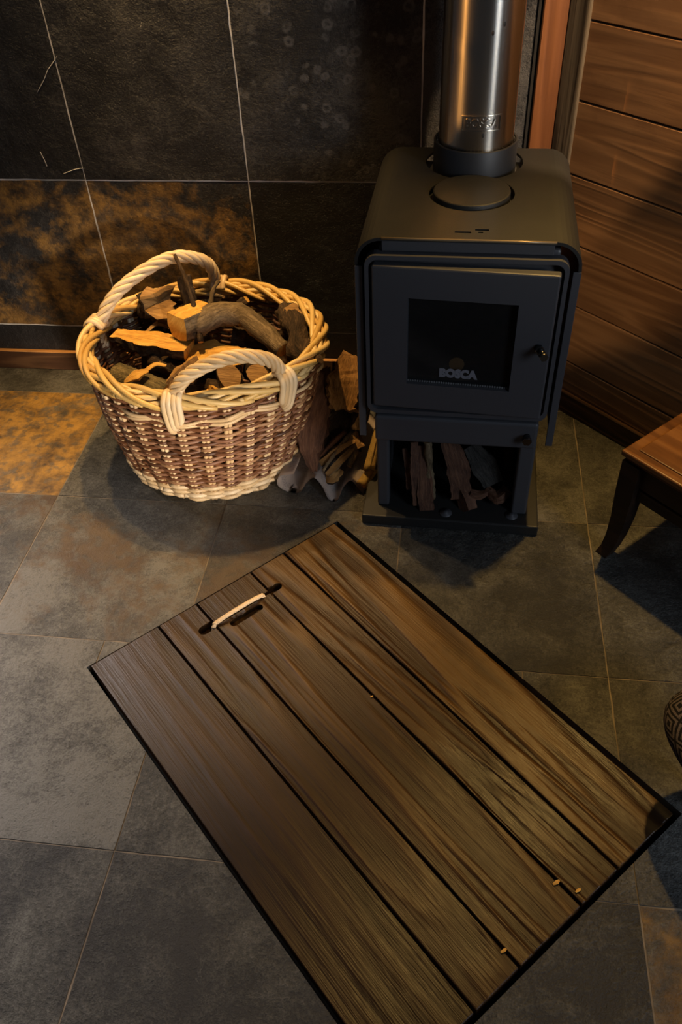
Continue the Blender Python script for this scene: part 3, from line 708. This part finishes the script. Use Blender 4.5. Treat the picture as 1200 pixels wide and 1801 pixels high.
def handle(aL, aR, peak, label, mat):
    bm = B(); ly = bm.loops.layers.float_color.new('tint')
    pL, pR = bask(aL, .78, .0), bask(aR, .78, .0); pk = Vector(peak)-BC0
    base = (pL+pR)/2
    ctrl = [bask(aL, .66, .01), pL, pL.lerp(pk, .58)+(pL-base)*.30+Vector((0, 0, .02)), pk, pR.lerp(pk, .58)+(pR-base)*.30+Vector((0, 0, .02)), pR, bask(aR, .66, .01)]
    NP = 130; pts = spline(ctrl, NP); fr = frames(pts); ns = 5
    for st in range(ns):
        q = []
        for i, (x, (t, n, b)) in enumerate(zip(pts, fr)):
            u = i/NP; a = u*2*PI*4.8+st*2*PI/ns; q.append(x+(n*math.cos(a)+b*math.sin(a))*.0235)
        add_tube(bm, q, .0142, 7, True, ly, rb.uniform(.3, 1))
    for (aa, sg) in ((aL, 1), (aR, -1)):      # ends wrapped over the rim
        for k in range(4):
            da = sg*(k-1.0)*.036
            q = [bask(aa+da, .79, -.045), bask(aa+da, .828, -.02), bask(aa+da, .832, .02), bask(aa+da*1.05, .79, .056), bask(aa+da*1.05, .70, .050), bask(aa+da*.8, .62+.018*k, .040), bask(aa+da*.5, .585+.02*k, .012)]
            add_tube(bm, spline(q, 26), .0162, 7, True, ly, rb.uniform(.3, 1))
    o = obj('handle', bm, mat, basket); o['label'] = label
handle(-PI/2-.03, -.66, (-1.02, -.53, .985), 'pale twisted willow handle nearest the viewer', M['willow_pale'])
handle(2.97, 1.66, (-1.56, .34, 1.05), 'twisted willow handle on the wall side', M['willow_pale'])

# ------------------------------------------------------------------ firewood
def log(name, ctrl, rad, mats, seed, prof='round', flat=None, n=22, sides=18, rough=.14, twist=0, squash=1.0, label=None, cat='firewood', group=None, chip=0.0):
    """mats = (bark, cut). prof: round | split (half with one cloven face turned to 'flat') | wedge (two cloven faces) | slab"""
    pts = spline(ctrl, n) if len(ctrl) > 2 else [Vector(ctrl[0]).lerp(Vector(ctrl[1]), i/n) for i in range(n+1)]
    org = sum(pts, Vector())/len(pts); rl = random.Random(seed)
    ref = Vector(flat) if flat else Vector((.3, -.5, .8))
    # outline in the cross-section: (towards the cloven face, sideways, material of the face to the next point)
    if prof == 'split':
        ol = [(.12, -1+.4*k, 1) for k in range(5)]+[(.12, 1., 0)]+[(math.cos(a), math.sin(a), 0) for a in [PI/2+PI*k/8 for k in range(1, 8)]]
        ol = [(x, y, m) for x, y, m in ol]
    elif prof == 'wedge':
        ol = [(-.30, -.95, 1), (.02, -.62, 1), (.36, -.3, 1), (.68, 0, 1), (.36, .3, 1), (.02, .62, 1), (-.30, .95, 0)]+[(math.cos(a)*.9-.05, math.sin(a), 0) for a in [PI*.62+PI*.76*k/7 for k in range(0, 8)]]
    elif prof == 'slab':
        ol = [(.30, -1+.5*k, 1) for k in range(4)]+[(.30, 1., 0), (0, 1.08, 0), (-.30, 1., 0), (-.36, .5, 0), (-.38, 0, 0), (-.36, -.5, 0), (-.30, -1., 0), (0, -1.06, 0)]
    elif prof == 'block':
        ol = [(.8, -.8, 1), (.85, 0, 1), (.8, .8, 0), (0, .95, 0), (-.7, .75, 0), (-.9, 0, 0), (-.75, -.7, 0), (0, -.9, 0)]
    else:
        ol = [(math.cos(2*PI*k/sides), math.sin(2*PI*k/sides), 0) for k in range(sides)]
    ns = len(ol)
    bm = B(); uvl = bm.loops.layers.uv.new('UVMap'); rings = []
    N_ = len(pts); L_ = sum((b-a).length for a, b in zip(pts, pts[1:]))
    for i, x in enumerate(pts):
        a_ = pts[max(0, i-1)]; b_ = pts[min(N_-1, i+1)]; t = (b_-a_).normalized()
        nn = ref-t*ref.dot(t); nn = nn.normalized() if nn.length > 1e-3 else t.orthogonal().normalized(); bb_ = t.cross(nn)
        u = i/(N_-1)
        if isinstance(rad, (list, tuple)):
            f = u*(len(rad)-1); k0 = min(int(f), len(rad)-2); R = rad[k0]+(rad[k0+1]-rad[k0])*(f-k0)
        else: R = rad
        ring = []
        for k, (ox, oy, m) in enumerate(ol):
            c_, s_ = math.cos(twist*u), math.sin(twist*u); ox, oy = ox*c_-oy*s_, ox*s_+oy*c_
            d = nn*ox*squash+bb_*oy
            p0 = (x+d*R)-org
            nz = noise.noise(p0*9+Vector((seed*3.1, 0, seed)))*rough+noise.noise(p0*32+Vector((seed, 7, 1)))*rough*.7+noise.noise(p0*75+Vector((seed, 2, 5)))*rough*.35
            if m == 1: nz *= .6
            px = x+d*R*(1+nz*1.7)
            if chip and i in (0, N_-1): px += t*rl.uniform(-chip, chip)
            ring.append(bm.verts.new(px-org))
        rings.append(ring)
    Rm = max(rad) if isinstance(rad, (list, tuple)) else rad
    for i, (r0, r1) in enumerate(zip(rings, rings[1:])):
        for k in range(ns):
            f = bm.faces.new((r0[k], r0[(k+1) % ns], r1[(k+1) % ns], r1[k])); f.smooth = prof == 'round'
            f.material_index = ol[k][2]
            for l, (a, b) in zip(f.loops, ((i, k), (i, k+1), (i+1, k+1), (i+1, k))): l[uvl].uv = (a/(N_-1)*L_, b/ns*6.28*Rm)
    for ring, rev in ((rings[0], True), (rings[-1], False)):
        c = bm.verts.new(sum((v.co for v in ring), Vector())/ns)
        for k in range(ns):
            f = bm.faces.new((ring[(k+1) % ns], ring[k], c) if rev else (ring[k], ring[(k+1) % ns], c)); f.material_index = 1
            for l in f.loops: q = l.vert.co; l[uvl].uv = (q.x*.6+q.z*.5, q.y+q.z*.4)
    o = obj(name, bm, list(mats), None, org); o['seed'] = float(seed*1.7)
    tag(o, label, cat, group); return o
BD, BG, BN, BR, BU = M['bark_dark'], M['bark_grey'], M['bark_green'], M['bark_red'], M['bark_rust']
CY, CB, CR = M['cut_yellow'], M['cut_brown'], M['cut_red']
UPC = (0, -.45, .9)
log('split_log', [(-1.84, .02, .755), (-1.64, .0, .735), (-1.40, -.03, .715)], [.055, .09, .075], (BD, CY), 1, 'split', (0.0, .12, 1), rough=.2, label='split log with long yellow cloven face and dark bark at left of the basket')
log('stump_log', [(-1.70, .36, .60), (-1.655, .30, .72), (-1.63, .25, .83)], [.07, .085, .098], (BD, CB), 2, 'round', rough=.45, chip=.012, sides=20, label='gnarled stump end with rough tan top under the rear basket handle')
log('dark_stick', [(-1.40, .16, .66), (-1.45, .26, .82), (-1.49, .34, .945)], [.05, .042, .038], (BD, CB), 3, 'round', rough=.2, label='short dark log standing upright inside the rear basket handle')
log('thin_twig', [(-1.33, -.02, .74), (-1.385, .13, .87), (-1.45, .25, .99), (-1.51, .32, 1.085)], [.016, .013, .011], (BD, CB), 4, 'round', rough=.2, sides=8, label='thin dark twig leaning past the top of the rear basket handle')
log('curved_branch', [(-1.38, .06, .79), (-1.24, .13, .83), (-1.10, .12, .825), (-.96, .02, .78), (-.86, -.07, .735)], [.06, .064, .062, .056, .046], (BG, CY), 5, 'round', rough=.14, n=22, sides=18, label='thick curved grey barked branch lying across the top of the basket')
log('cut_block', [(-1.455, .00, .815), (-1.33, .18, .80)], [.088, .08], (BG, CY), 6, 'block', (-.2, -.2, 1), rough=.1, sides=20, label='log with square yellow sawn end facing out at the top of the basket')
log('split_log', [(-1.42, -.04, .66), (-1.28, -.02, .665), (-1.10, -.02, .65)], [.085, .10, .08], (BR, CY), 7, 'split', (0, -.1, 1), rough=.2, label='split log with yellow face and reddish bark beneath the curved branch')
log('round_log', [(-1.80, -.16, .60), (-1.65, -.22, .595), (-1.47, -.30, .575)], [.068, .07, .07], (BN, CY), 8, 'round', rough=.07, label='greenish barked round log with pale sawn end at the front left of the basket')
log('wood_chip', [(-1.70, -.30, .655), (-1.63, -.27, .685), (-1.57, -.25, .70)], [.006, .03, .01], (CY, CY), 9, 'slab', UPC, sides=8, rough=.2, label='small bright yellow splinter resting on the greenish round log', cat='wood chip')
log('split_log', [(-1.49, -.30, .60), (-1.40, -.20, .66), (-1.33, -.12, .69)], [.05, .07, .055], (BD, CB), 10, 'wedge', (-.2, -.5, .8), rough=.3, chip=.015, label='rough brown split chunk behind the left end of the front handle')
log('short_log', [(-1.15, -.06, .40), (-1.135, -.20, .62), (-1.125, -.26, .69)], [.075, .078, .072], (BD, CB), 11, 'round', rough=.1, squash=.8, label='upright log with grey brown sawn top framed by the front handle')
log('short_log', [(-.99, -.06, .42), (-.985, -.16, .60), (-.975, -.215, .67)], [.07, .075, .07], (BD, CB), 12, 'round', rough=.12, squash=.8, label='log with orange brown end framed by the right part of the front handle')
log('short_log', [(-.93, .10, .44), (-.90, .0, .62), (-.885, -.06, .685)], [.075, .08, .075], (BD, CB), 13, 'round', rough=.1, squash=.6, label='log with oval sawn end just behind the right end of the front handle')
log('split_log', [(-1.23, -.12, .44), (-1.22, -.26, .58), (-1.215, -.34, .65)], [.05, .055, .04], (BD, CY), 14, 'wedge', (0, -.5, .7), rough=.3, chip=.02, label='jagged yellow brown split log behind the middle of the front handle')
log('vine_log', [(-.88, .22, .80), (-.82, .08, .80), (-.77, -.06, .76), (-.70, -.17, .765), (-.625, -.245, .80)], [.055, .062, .06, .045, .022], (BD, CB), 15, 'round', rough=.35, n=22, twist=2, label='dark twisted vine log poking over the right side of the basket rim')
log('knotty_log', [(-.86, .24, .62), (-.85, .19, .76), (-.84, .15, .845)], [.05, .056, .05], (BD, CB), 16, 'round', rough=.4, label='dark knotty log end standing at the back right of the basket')
log('branch_stub', [(-1.24, .25, .74), (-1.17, .27, .80), (-1.12, .28, .845)], [.045, .04, .024], (BD, CY), 17, 'round', rough=.25, label='small dark branch stub with pale tip behind the curved branch')
log('thin_twig', [(-1.40, .40, .72), (-1.33, .34, .82), (-1.25, .27, .86)], [.012, .012, .009], (BG, CB), 18, 'round', rough=.2, sides=8, label='pale brown twig lying against the right foot of the rear handle')
log('thin_twig', [(-1.34, .26, .76), (-1.33, .32, .85), (-1.30, .38, .90)], [.014, .013, .012], (BG, CB), 19, 'round', rough=.3, sides=8, label='stubby twig crossing beside the right foot of the rear handle')
for k, (c_, lb) in enumerate((([(-1.70, .12, .70), (-1.63, .16, .74), (-1.56, .15, .72)], 'frayed root end hanging below the gnarled stump on its left'), ([(-1.60, .16, .70), (-1.55, .20, .75), (-1.50, .18, .73)], 'frayed root end hanging below the gnarled stump on its right'), ([(-1.56, -.10, .66), (-1.50, -.06, .69), (-1.43, -.05, .68)], 'thin pale splinter lying in front of the long yellow split log'), ([(-1.62, -.20, .655), (-1.56, -.16, .68), (-1.50, -.16, .675)], 'slim splinter behind the greenish round log'), ([(-.96, .02, .70), (-.985, .0, .76), (-.99, -.02, .79)], 'upright splinter below the right end of the curved branch'))):
    log('splinter', c_, [.010, .014, .006], (BG, CY if k > 1 else CB), 90+k, 'slab', UPC, sides=8, rough=.3, label=lb, cat='kindling')
for k, (c_, r_) in enumerate((([(-1.72, .08, .54), (-1.25, .10, .52)], .085), ([(-1.60, -.12, .50), (-1.15, -.10, .47)], .08), ([(-1.20, .16, .62), (-.92, .16, .60)], .085), ([(-1.10, .05, .55), (-.80, .0, .55)], .08), ([(-1.75, .25, .50), (-1.45, .45, .55)], .07), ([(-1.35, -.28, .44), (-.95, -.25, .44)], .08), ([(-1.62, -.06, .64), (-1.42, -.10, .60)], .05))):
    log('buried_log', c_, r_, (BD, CB), 30+k, 'round', rough=.2, label='dark log deep in the basket under the top layer', group='logs buried deep in the basket')
# logs in the stove's compartment
STL = .069
log('bark_strip', [(-.145, -.50, .16), (-.155, -.46, .29), (-.175, -.42, .38)], [.012, .018, .012], (BR, CR), 41, 'slab', (0, -1, .2), sides=8, rough=.3, label='thin bark strip at far left of the stove log compartment', cat='kindling')
log('bark_strip', [(-.105, -.545, .085), (-.115, -.50, .25), (-.125, -.44, .44)], [.014, .022, .016], (BR, CR), 42, 'slab', (.3, -1, .2), sides=8, rough=.35, label='long frayed bark strip second from the left in the stove compartment', cat='kindling')
log('split_log', [(-.045, -.565, .072), (-.055, -.53, .16), (-.075, -.44, .42)], [.042, .042, .03], (BR, CR), 43, 'split', (0, -1, .3), rough=.15, label='upright reddish split log standing at the front of the stove compartment')
log('kindling_stick', [(-.01, -.50, .10), (-.035, -.48, .25), (-.055, -.45, .46)], [.010, .024, .02], (BG, CB), 44, 'round', rough=.35, sides=9, label='shaggy grey stick standing right of the upright reddish split log', cat='kindling')
log('split_log', [(.145, -.50, .115), (.12, -.46, .25), (.05, -.40, .46)], [.062, .06, .045], (BR, CR), 45, 'split', (0, -1, .4), rough=.16, sides=18, label='broad reddish split log with small knot in the middle of the stove compartment')
log('split_log', [(.185, -.555, .078), (.155, -.50, .13), (.11, -.42, .16)], [.05, .05, .05], (BD, CR), 46, 'wedge', (0, -1, .5), rough=.14, label='dark split log on the base plate under the broad reddish one')
log('split_log', [(.31, -.44, .18), (.25, -.40, .27), (.17, -.36, .37)], [.058, .068, .04], (M['bark_slate'], M['bark_slate']), 47, 'slab', (-.1, -1, .5), rough=.12, label='flat grey split log leaning in the right of the stove compartment')
log('wood_shard', [(.185, -.50, .155), (.24, -.49, .135), (.30, -.47, .16)], [.02, .026, .015], (BR, CR), 48, 'wedge', (0, -.8, .8), rough=.2, label='curved brown shard below the flat grey log in the stove', cat='kindling')
log('wood_shard', [(.27, -.46, .155), (.33, -.50, .13), (.385, -.47, .17)], [.03, .04, .03], (BR, CR), 49, 'wedge', (0, -.8, .8), rough=.2, label='stubby reddish chunk at far right of the stove compartment', cat='kindling')

# ------------------------------------------------------------------ newspaper and kindling between basket and stove
bm = B(); uvl = bm.loops.layers.uv.new('UVMap')
prof = spline([(-.80, -.05, .125), (-.885, -.05, .10), (-.90, -.06, .045), (-.85, -.07, .008), (-.775, -.08, .010), (-.735, -.05, .055), (-.69, -.03, .085), (-.635, -.08, .06), (-.60, -.12, .012), (-.55, -.13, .010), (-.52, -.06, .05), (-.48, -.03, .078), (-.44, -.05, .045), (-.405, -.07, .012)], 70)
PY = []
for j in range(15):
    t = j/14; row = []
    for i, q in enumerate(prof):
        x, z = q.x, q.z
        yy = -.40+(q.y+.07)*1.0+t*.55
        zz = max(.006, z*(1-.35*t)+.10*t*t+.004*math.sin(i*.6+j*.9)*t)
        row.append(bm.verts.new((x-(-.65)+.05*t, yy, zz)))
    PY.append(row)
for j in range(14):
    for i in range(len(prof)-1):
        f = bm.faces.new((PY[j][i], PY[j][i+1], PY[j+1][i+1], PY[j+1][i])); f.smooth = True
        for l, (a, b) in zip(f.loops, ((i, j), (i+1, j), (i+1, j+1), (i, j+1))): l[uvl].uv = (a/70*1.6, b/14)
r_ = bmesh.ops.solidify(bm, geom=bm.faces, thickness=.004)
np_ = obj('newspaper', bm, M['newspaper'], None, (-.65, 0, 0)); tag(np_, 'crumpled grey newspaper sheet spread under the kindling', 'newspaper')
def sheet_roll(name, c0, c1, r0, r1, turns, label):
    bm = B(); uvl = bm.loops.layers.uv.new('UVMap'); c0, c1 = Vector(c0), Vector(c1); org = (c0+c1)/2
    t = (c1-c0).normalized(); n = Vector((0, -1, 0)); n = (n-t*n.dot(t)).normalized(); b = t.cross(n); G = []
    for j in range(9):
        row = []
        for i in range(41):
            u = i/40; a = u*turns*2*PI; r = (r0+(r1-r0)*j/8)*(1-.45*u)*(1+.12*math.sin(2*a+1))
            row.append(bm.verts.new(c0.lerp(c1, j/8)+(n*math.cos(a)+b*math.sin(a))*r-org))
        G.append(row)
    for j in range(8):
        for i in range(40):
            f = bm.faces.new((G[j][i], G[j][i+1], G[j+1][i+1], G[j+1][i])); f.smooth = True
            for l, (p_, q_) in zip(f.loops, ((i, j), (i+1, j), (i+1, j+1), (i, j+1))): l[uvl].uv = (q_/8, p_/40)
    bmesh.ops.solidify(bm, geom=bm.faces, thickness=.003)
    return tag(obj(name, bm, M['yellow_paper'], None, org), label, 'newspaper')
sheet_roll('newspaper_roll', (-.385, -.31, .115), (-.345, -.10, .25), .040, .030, 1.7, 'rolled yellow newspaper with print leaning against the stove leg')
sheet_roll('newspaper_roll', (-.425, -.36, .045), (-.365, -.26, .09), .036, .034, 1.3, 'short crushed yellow paper roll on the floor at the stove base plate corner')
log('bark_slab', [(-0.700, -0.305, 0.090), (-0.725, -0.240, 0.190), (-0.715, -0.120, 0.320), (-0.665, 0.040, 0.470), (-0.655, 0.090, 0.520)], [.02, .065, .085, .07, .02], (BR, CR), 51, 'slab', (.1, -1, .5), n=20, rough=.25, chip=.02, label='tall reddish fibrous bark slab leaning beside the basket', cat='kindling')
log('bark_chunk', [(-0.545, -0.100, 0.380), (-0.520, 0.000, 0.500), (-0.490, 0.110, 0.600)], [.075, .10, .075], (BU, BU), 52, 'slab', (0, -1, .45), n=16, rough=.28, chip=.02, label='rust coloured crumbling bark chunk on top of the kindling by the stove', cat='kindling')
log('charred_log', [(-0.555, -0.145, 0.130), (-0.535, -0.050, 0.280), (-0.515, 0.070, 0.430)], [.10, .10, .09], (BD, BD), 53, 'split', (0, -1, .4), n=16, rough=.25, label='dark charred split log under the rust coloured bark chunk')
log('split_log', [(-0.660, -0.210, 0.145), (-0.545, -0.200, 0.165), (-0.450, -0.170, 0.220)], [.026, .04, .045], (BG, CB), 54, 'split', (0, -.7, .7), n=14, rough=.3, chip=.02, label='grey brown split piece with ragged tan edge lying across the kindling')
log('dark_log', [(-0.460, -0.130, 0.250), (-0.445, -0.030, 0.370), (-0.435, 0.120, 0.490)], [.045, .05, .04], (BD, CR), 55, 'round', rough=.2, label='slim dark log standing against the left side of the stove')
ks = [([(-0.645, -0.315, 0.105), (-0.550, -0.200, 0.200), (-0.430, -0.050, 0.290)], .014, 'long thin stick slanting up to the stove across the newspaper'),
      ([(-0.665, -0.270, 0.115), (-0.560, -0.230, 0.190), (-0.470, -0.190, 0.230)], .020, 'reddish stick lying over the middle of the newspaper'),
      ([(-0.620, -0.330, 0.085), (-0.530, -0.250, 0.155), (-0.460, -0.170, 0.195)], .018, 'tan lath lying lowest across the newspaper folds'),
      ([(-0.675, -0.230, 0.130), (-0.600, -0.180, 0.200), (-0.530, -0.130, 0.245)], .016, 'short brown stick tucked under the ragged split piece'),
      ([(-0.500, -0.270, 0.105), (-0.470, -0.190, 0.160), (-0.450, -0.110, 0.230)], .022, 'dark brown stub between the newspaper and the stove'),
      ([(-0.640, 0.090, 0.430), (-0.620, 0.110, 0.490), (-0.615, 0.120, 0.550)], .009, 'upright twig tip between the bark slab and the rust coloured chunk')]
for k, (c_, r_, lb) in enumerate(ks):
    log('kindling_stick', c_, [r_*.8, r_, r_*.7], (BR if k % 2 else BG, CB), 60+k, 'slab' if k in (1, 2) else 'round', UPC, sides=8, rough=.25, label=lb, cat='kindling')
log('bark_curl', [(-0.625, -0.325, 0.058), (-0.585, -0.330, 0.075), (-0.550, -0.290, 0.100)], [.03, .042, .02], (BD, CB), 70, 'slab', UPC, rough=.3, label='dark knotted bark curl in the front fold of the newspaper', cat='kindling')
log('yellow_splinter', [(-0.425, -0.030, 0.450), (-0.425, 0.050, 0.550), (-0.430, 0.120, 0.615)], [.012, .03, .016], (CY, CY), 71, 'slab', (-.3, -1, .3), sides=8, rough=.15, label='yellow splinter upright between rust coloured chunk and stove', cat='kindling')
log('yellow_splinter', [(-0.700, 0.090, 0.390), (-0.680, 0.130, 0.450), (-0.665, 0.170, 0.490)], [.03, .035, .008], (CY, CY), 72, 'slab', (0, -1, .4), sides=8, rough=.15, label='yellow splinter behind the tall bark slab next to the basket', cat='kindling')
log('yellow_splinter', [(-0.595, 0.070, 0.390), (-0.585, 0.100, 0.460)], [.03, .016], (CY, CY), 73, 'slab', (0, -1, .4), sides=8, rough=.15, label='yellow splinter behind the twig tip in the kindling pile', cat='kindling')

for (u_, v_, sz, sd, lb) in ((2.12, -1.40, .012, 81, 'small orange wood chip on the trapdoor near its right end'), (2.19, -1.36, .010, 82, 'tiny wood chip lying at the trapdoor edge'), (2.16, -1.725, .010, 83, 'tiny wood chip in the trapdoor seam at its lower edge'), (1.05, -1.40, .006, 84, 'pale crumb of wood in the middle of the trapdoor')):
    q = uv(u_, v_)
    log('wood_chip', [(q[0]-sz, q[1]-sz*.5, ZT+.005), (q[0]+sz*.2, q[1]+sz*.3, ZT+.006), (q[0]+sz, q[1]+sz, ZT+.005)], [sz*.3, sz*.6, sz*.3], (CY, CY), sd, 'slab', (0, 0, 1), n=4, rough=.1, label=lb, cat='wood chip')

# ------------------------------------------------------------------ stool
SR = math.radians(-46)
stool = empty('side_stool', (.848, -.735, 0), SR)       # local x runs along the front edge, y towards the timber wall
tag(stool, 'low polished brown wooden stool with moulded top beside the timber wall', 'stool')
SW, SD, SH = 1.05, .70, .685
tp = obj('top', box(-SW/2, SW/2, -SD/2, SD/2, -.016, .016, .009, 3), M['stool_wood'], stool, (SW/2, SD/2, SH-.016)); tp['seed'] = 4.; tp['tone'] = .5
tp2 = obj('top_panel', box(-SW/2+.055, SW/2-.055, -SD/2+.055, SD/2-.055, -.004, .007, .005, 2), M['stool_wood'], stool, (SW/2, SD/2, SH)); tp2['seed'] = 15.; tp2['tone'] = .55
mo = obj('moulding', box(-SW/2+.022, SW/2-.022, -SD/2+.022, SD/2-.022, -.014, .014, .006, 2), M['stool_wood'], stool, (SW/2, SD/2, SH-.046)); mo['seed'] = 6.; mo['tone'] = .3
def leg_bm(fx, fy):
    """square tapering leg that flares outwards at the foot"""
    bm = B(); rings = []
    for z, wd, off in ((SH-.06, .098, 0), (.42, .094, .0), (.26, .082, .0), (.14, .072, .006), (.06, .066, .016), (.0, .066, .032)):
        h = wd/2; cx_, cy_ = -fx*off, -fy*off
        rings.append([bm.verts.new((cx_+a*h, cy_+b*h, z)) for a, b in ((-1, -1), (1, -1), (1, 1), (-1, 1))])
    for a, b in zip(rings, rings[1:]):
        for k in range(4): bm.faces.new((b[k], b[(k+1) % 4], a[(k+1) % 4], a[k]))
    bm.faces.new(rings[0]); bm.faces.new(rings[-1][::-1]); bmesh.ops.recalc_face_normals(bm, faces=bm.faces)
    return bm
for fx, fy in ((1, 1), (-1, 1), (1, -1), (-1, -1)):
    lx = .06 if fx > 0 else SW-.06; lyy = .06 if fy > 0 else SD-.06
    o = obj('leg', leg_bm(fx, fy), M['stool_shaded'], stool, (lx, lyy, 0)); o['seed'] = 3.; o['tone'] = .25
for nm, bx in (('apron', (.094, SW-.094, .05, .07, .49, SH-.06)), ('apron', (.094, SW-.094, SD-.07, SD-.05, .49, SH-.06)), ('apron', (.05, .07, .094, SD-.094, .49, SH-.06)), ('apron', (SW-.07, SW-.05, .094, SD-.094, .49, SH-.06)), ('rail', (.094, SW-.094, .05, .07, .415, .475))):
    o = obj(nm, box(*bx), M['stool_shaded'], stool); o['seed'] = 7.; o['tone'] = .25

# ------------------------------------------------------------------ patterned footstool at the right edge
fs = empty('footstool', (1.215, -2.10, 0)); tag(fs, 'footstool covered in black cloth with woven grey diamonds at the right edge', 'footstool')
bm = B(); uvl = bm.loops.layers.uv.new('UVMap'); n1, n2 = 40, 14; G = []
for j in range(n2+1):
    ph = -PI/2+PI*j/n2; row = []
    for i in range(n1):
        a = 2*PI*i/n1; ca, sa = math.cos(a), math.sin(a)
        k = (abs(ca)**3+abs(sa)**3)**(-1/3)
        cp = abs(math.cos(ph))**.55
        row.append(bm.verts.new((.30*ca*k*cp, .30*sa*k*cp, .43+.085*math.sin(ph))))
    G.append(row)
for j in range(n2):
    for i in range(n1):
        f = bm.faces.new((G[j][i], G[j][(i+1) % n1], G[j+1][(i+1) % n1], G[j+1][i])); f.smooth = True
        for l, (p_, q_) in zip(f.loops, ((i, j), (i+1, j), (i+1, j+1), (i, j+1))): l[uvl].uv = (p_/n1*2.2, q_/n2)
obj('cushion', bm, M['cloth'], fs, rot=(0, 0, .35))
for a in range(4):
    an = PI/4+a*PI/2+.35; bm = B(); add_cyl(bm, .018, 0, .36, 12, .10*math.cos(an), .10*math.sin(an), .024); obj('leg', bm, M['stool_shaded'], fs)
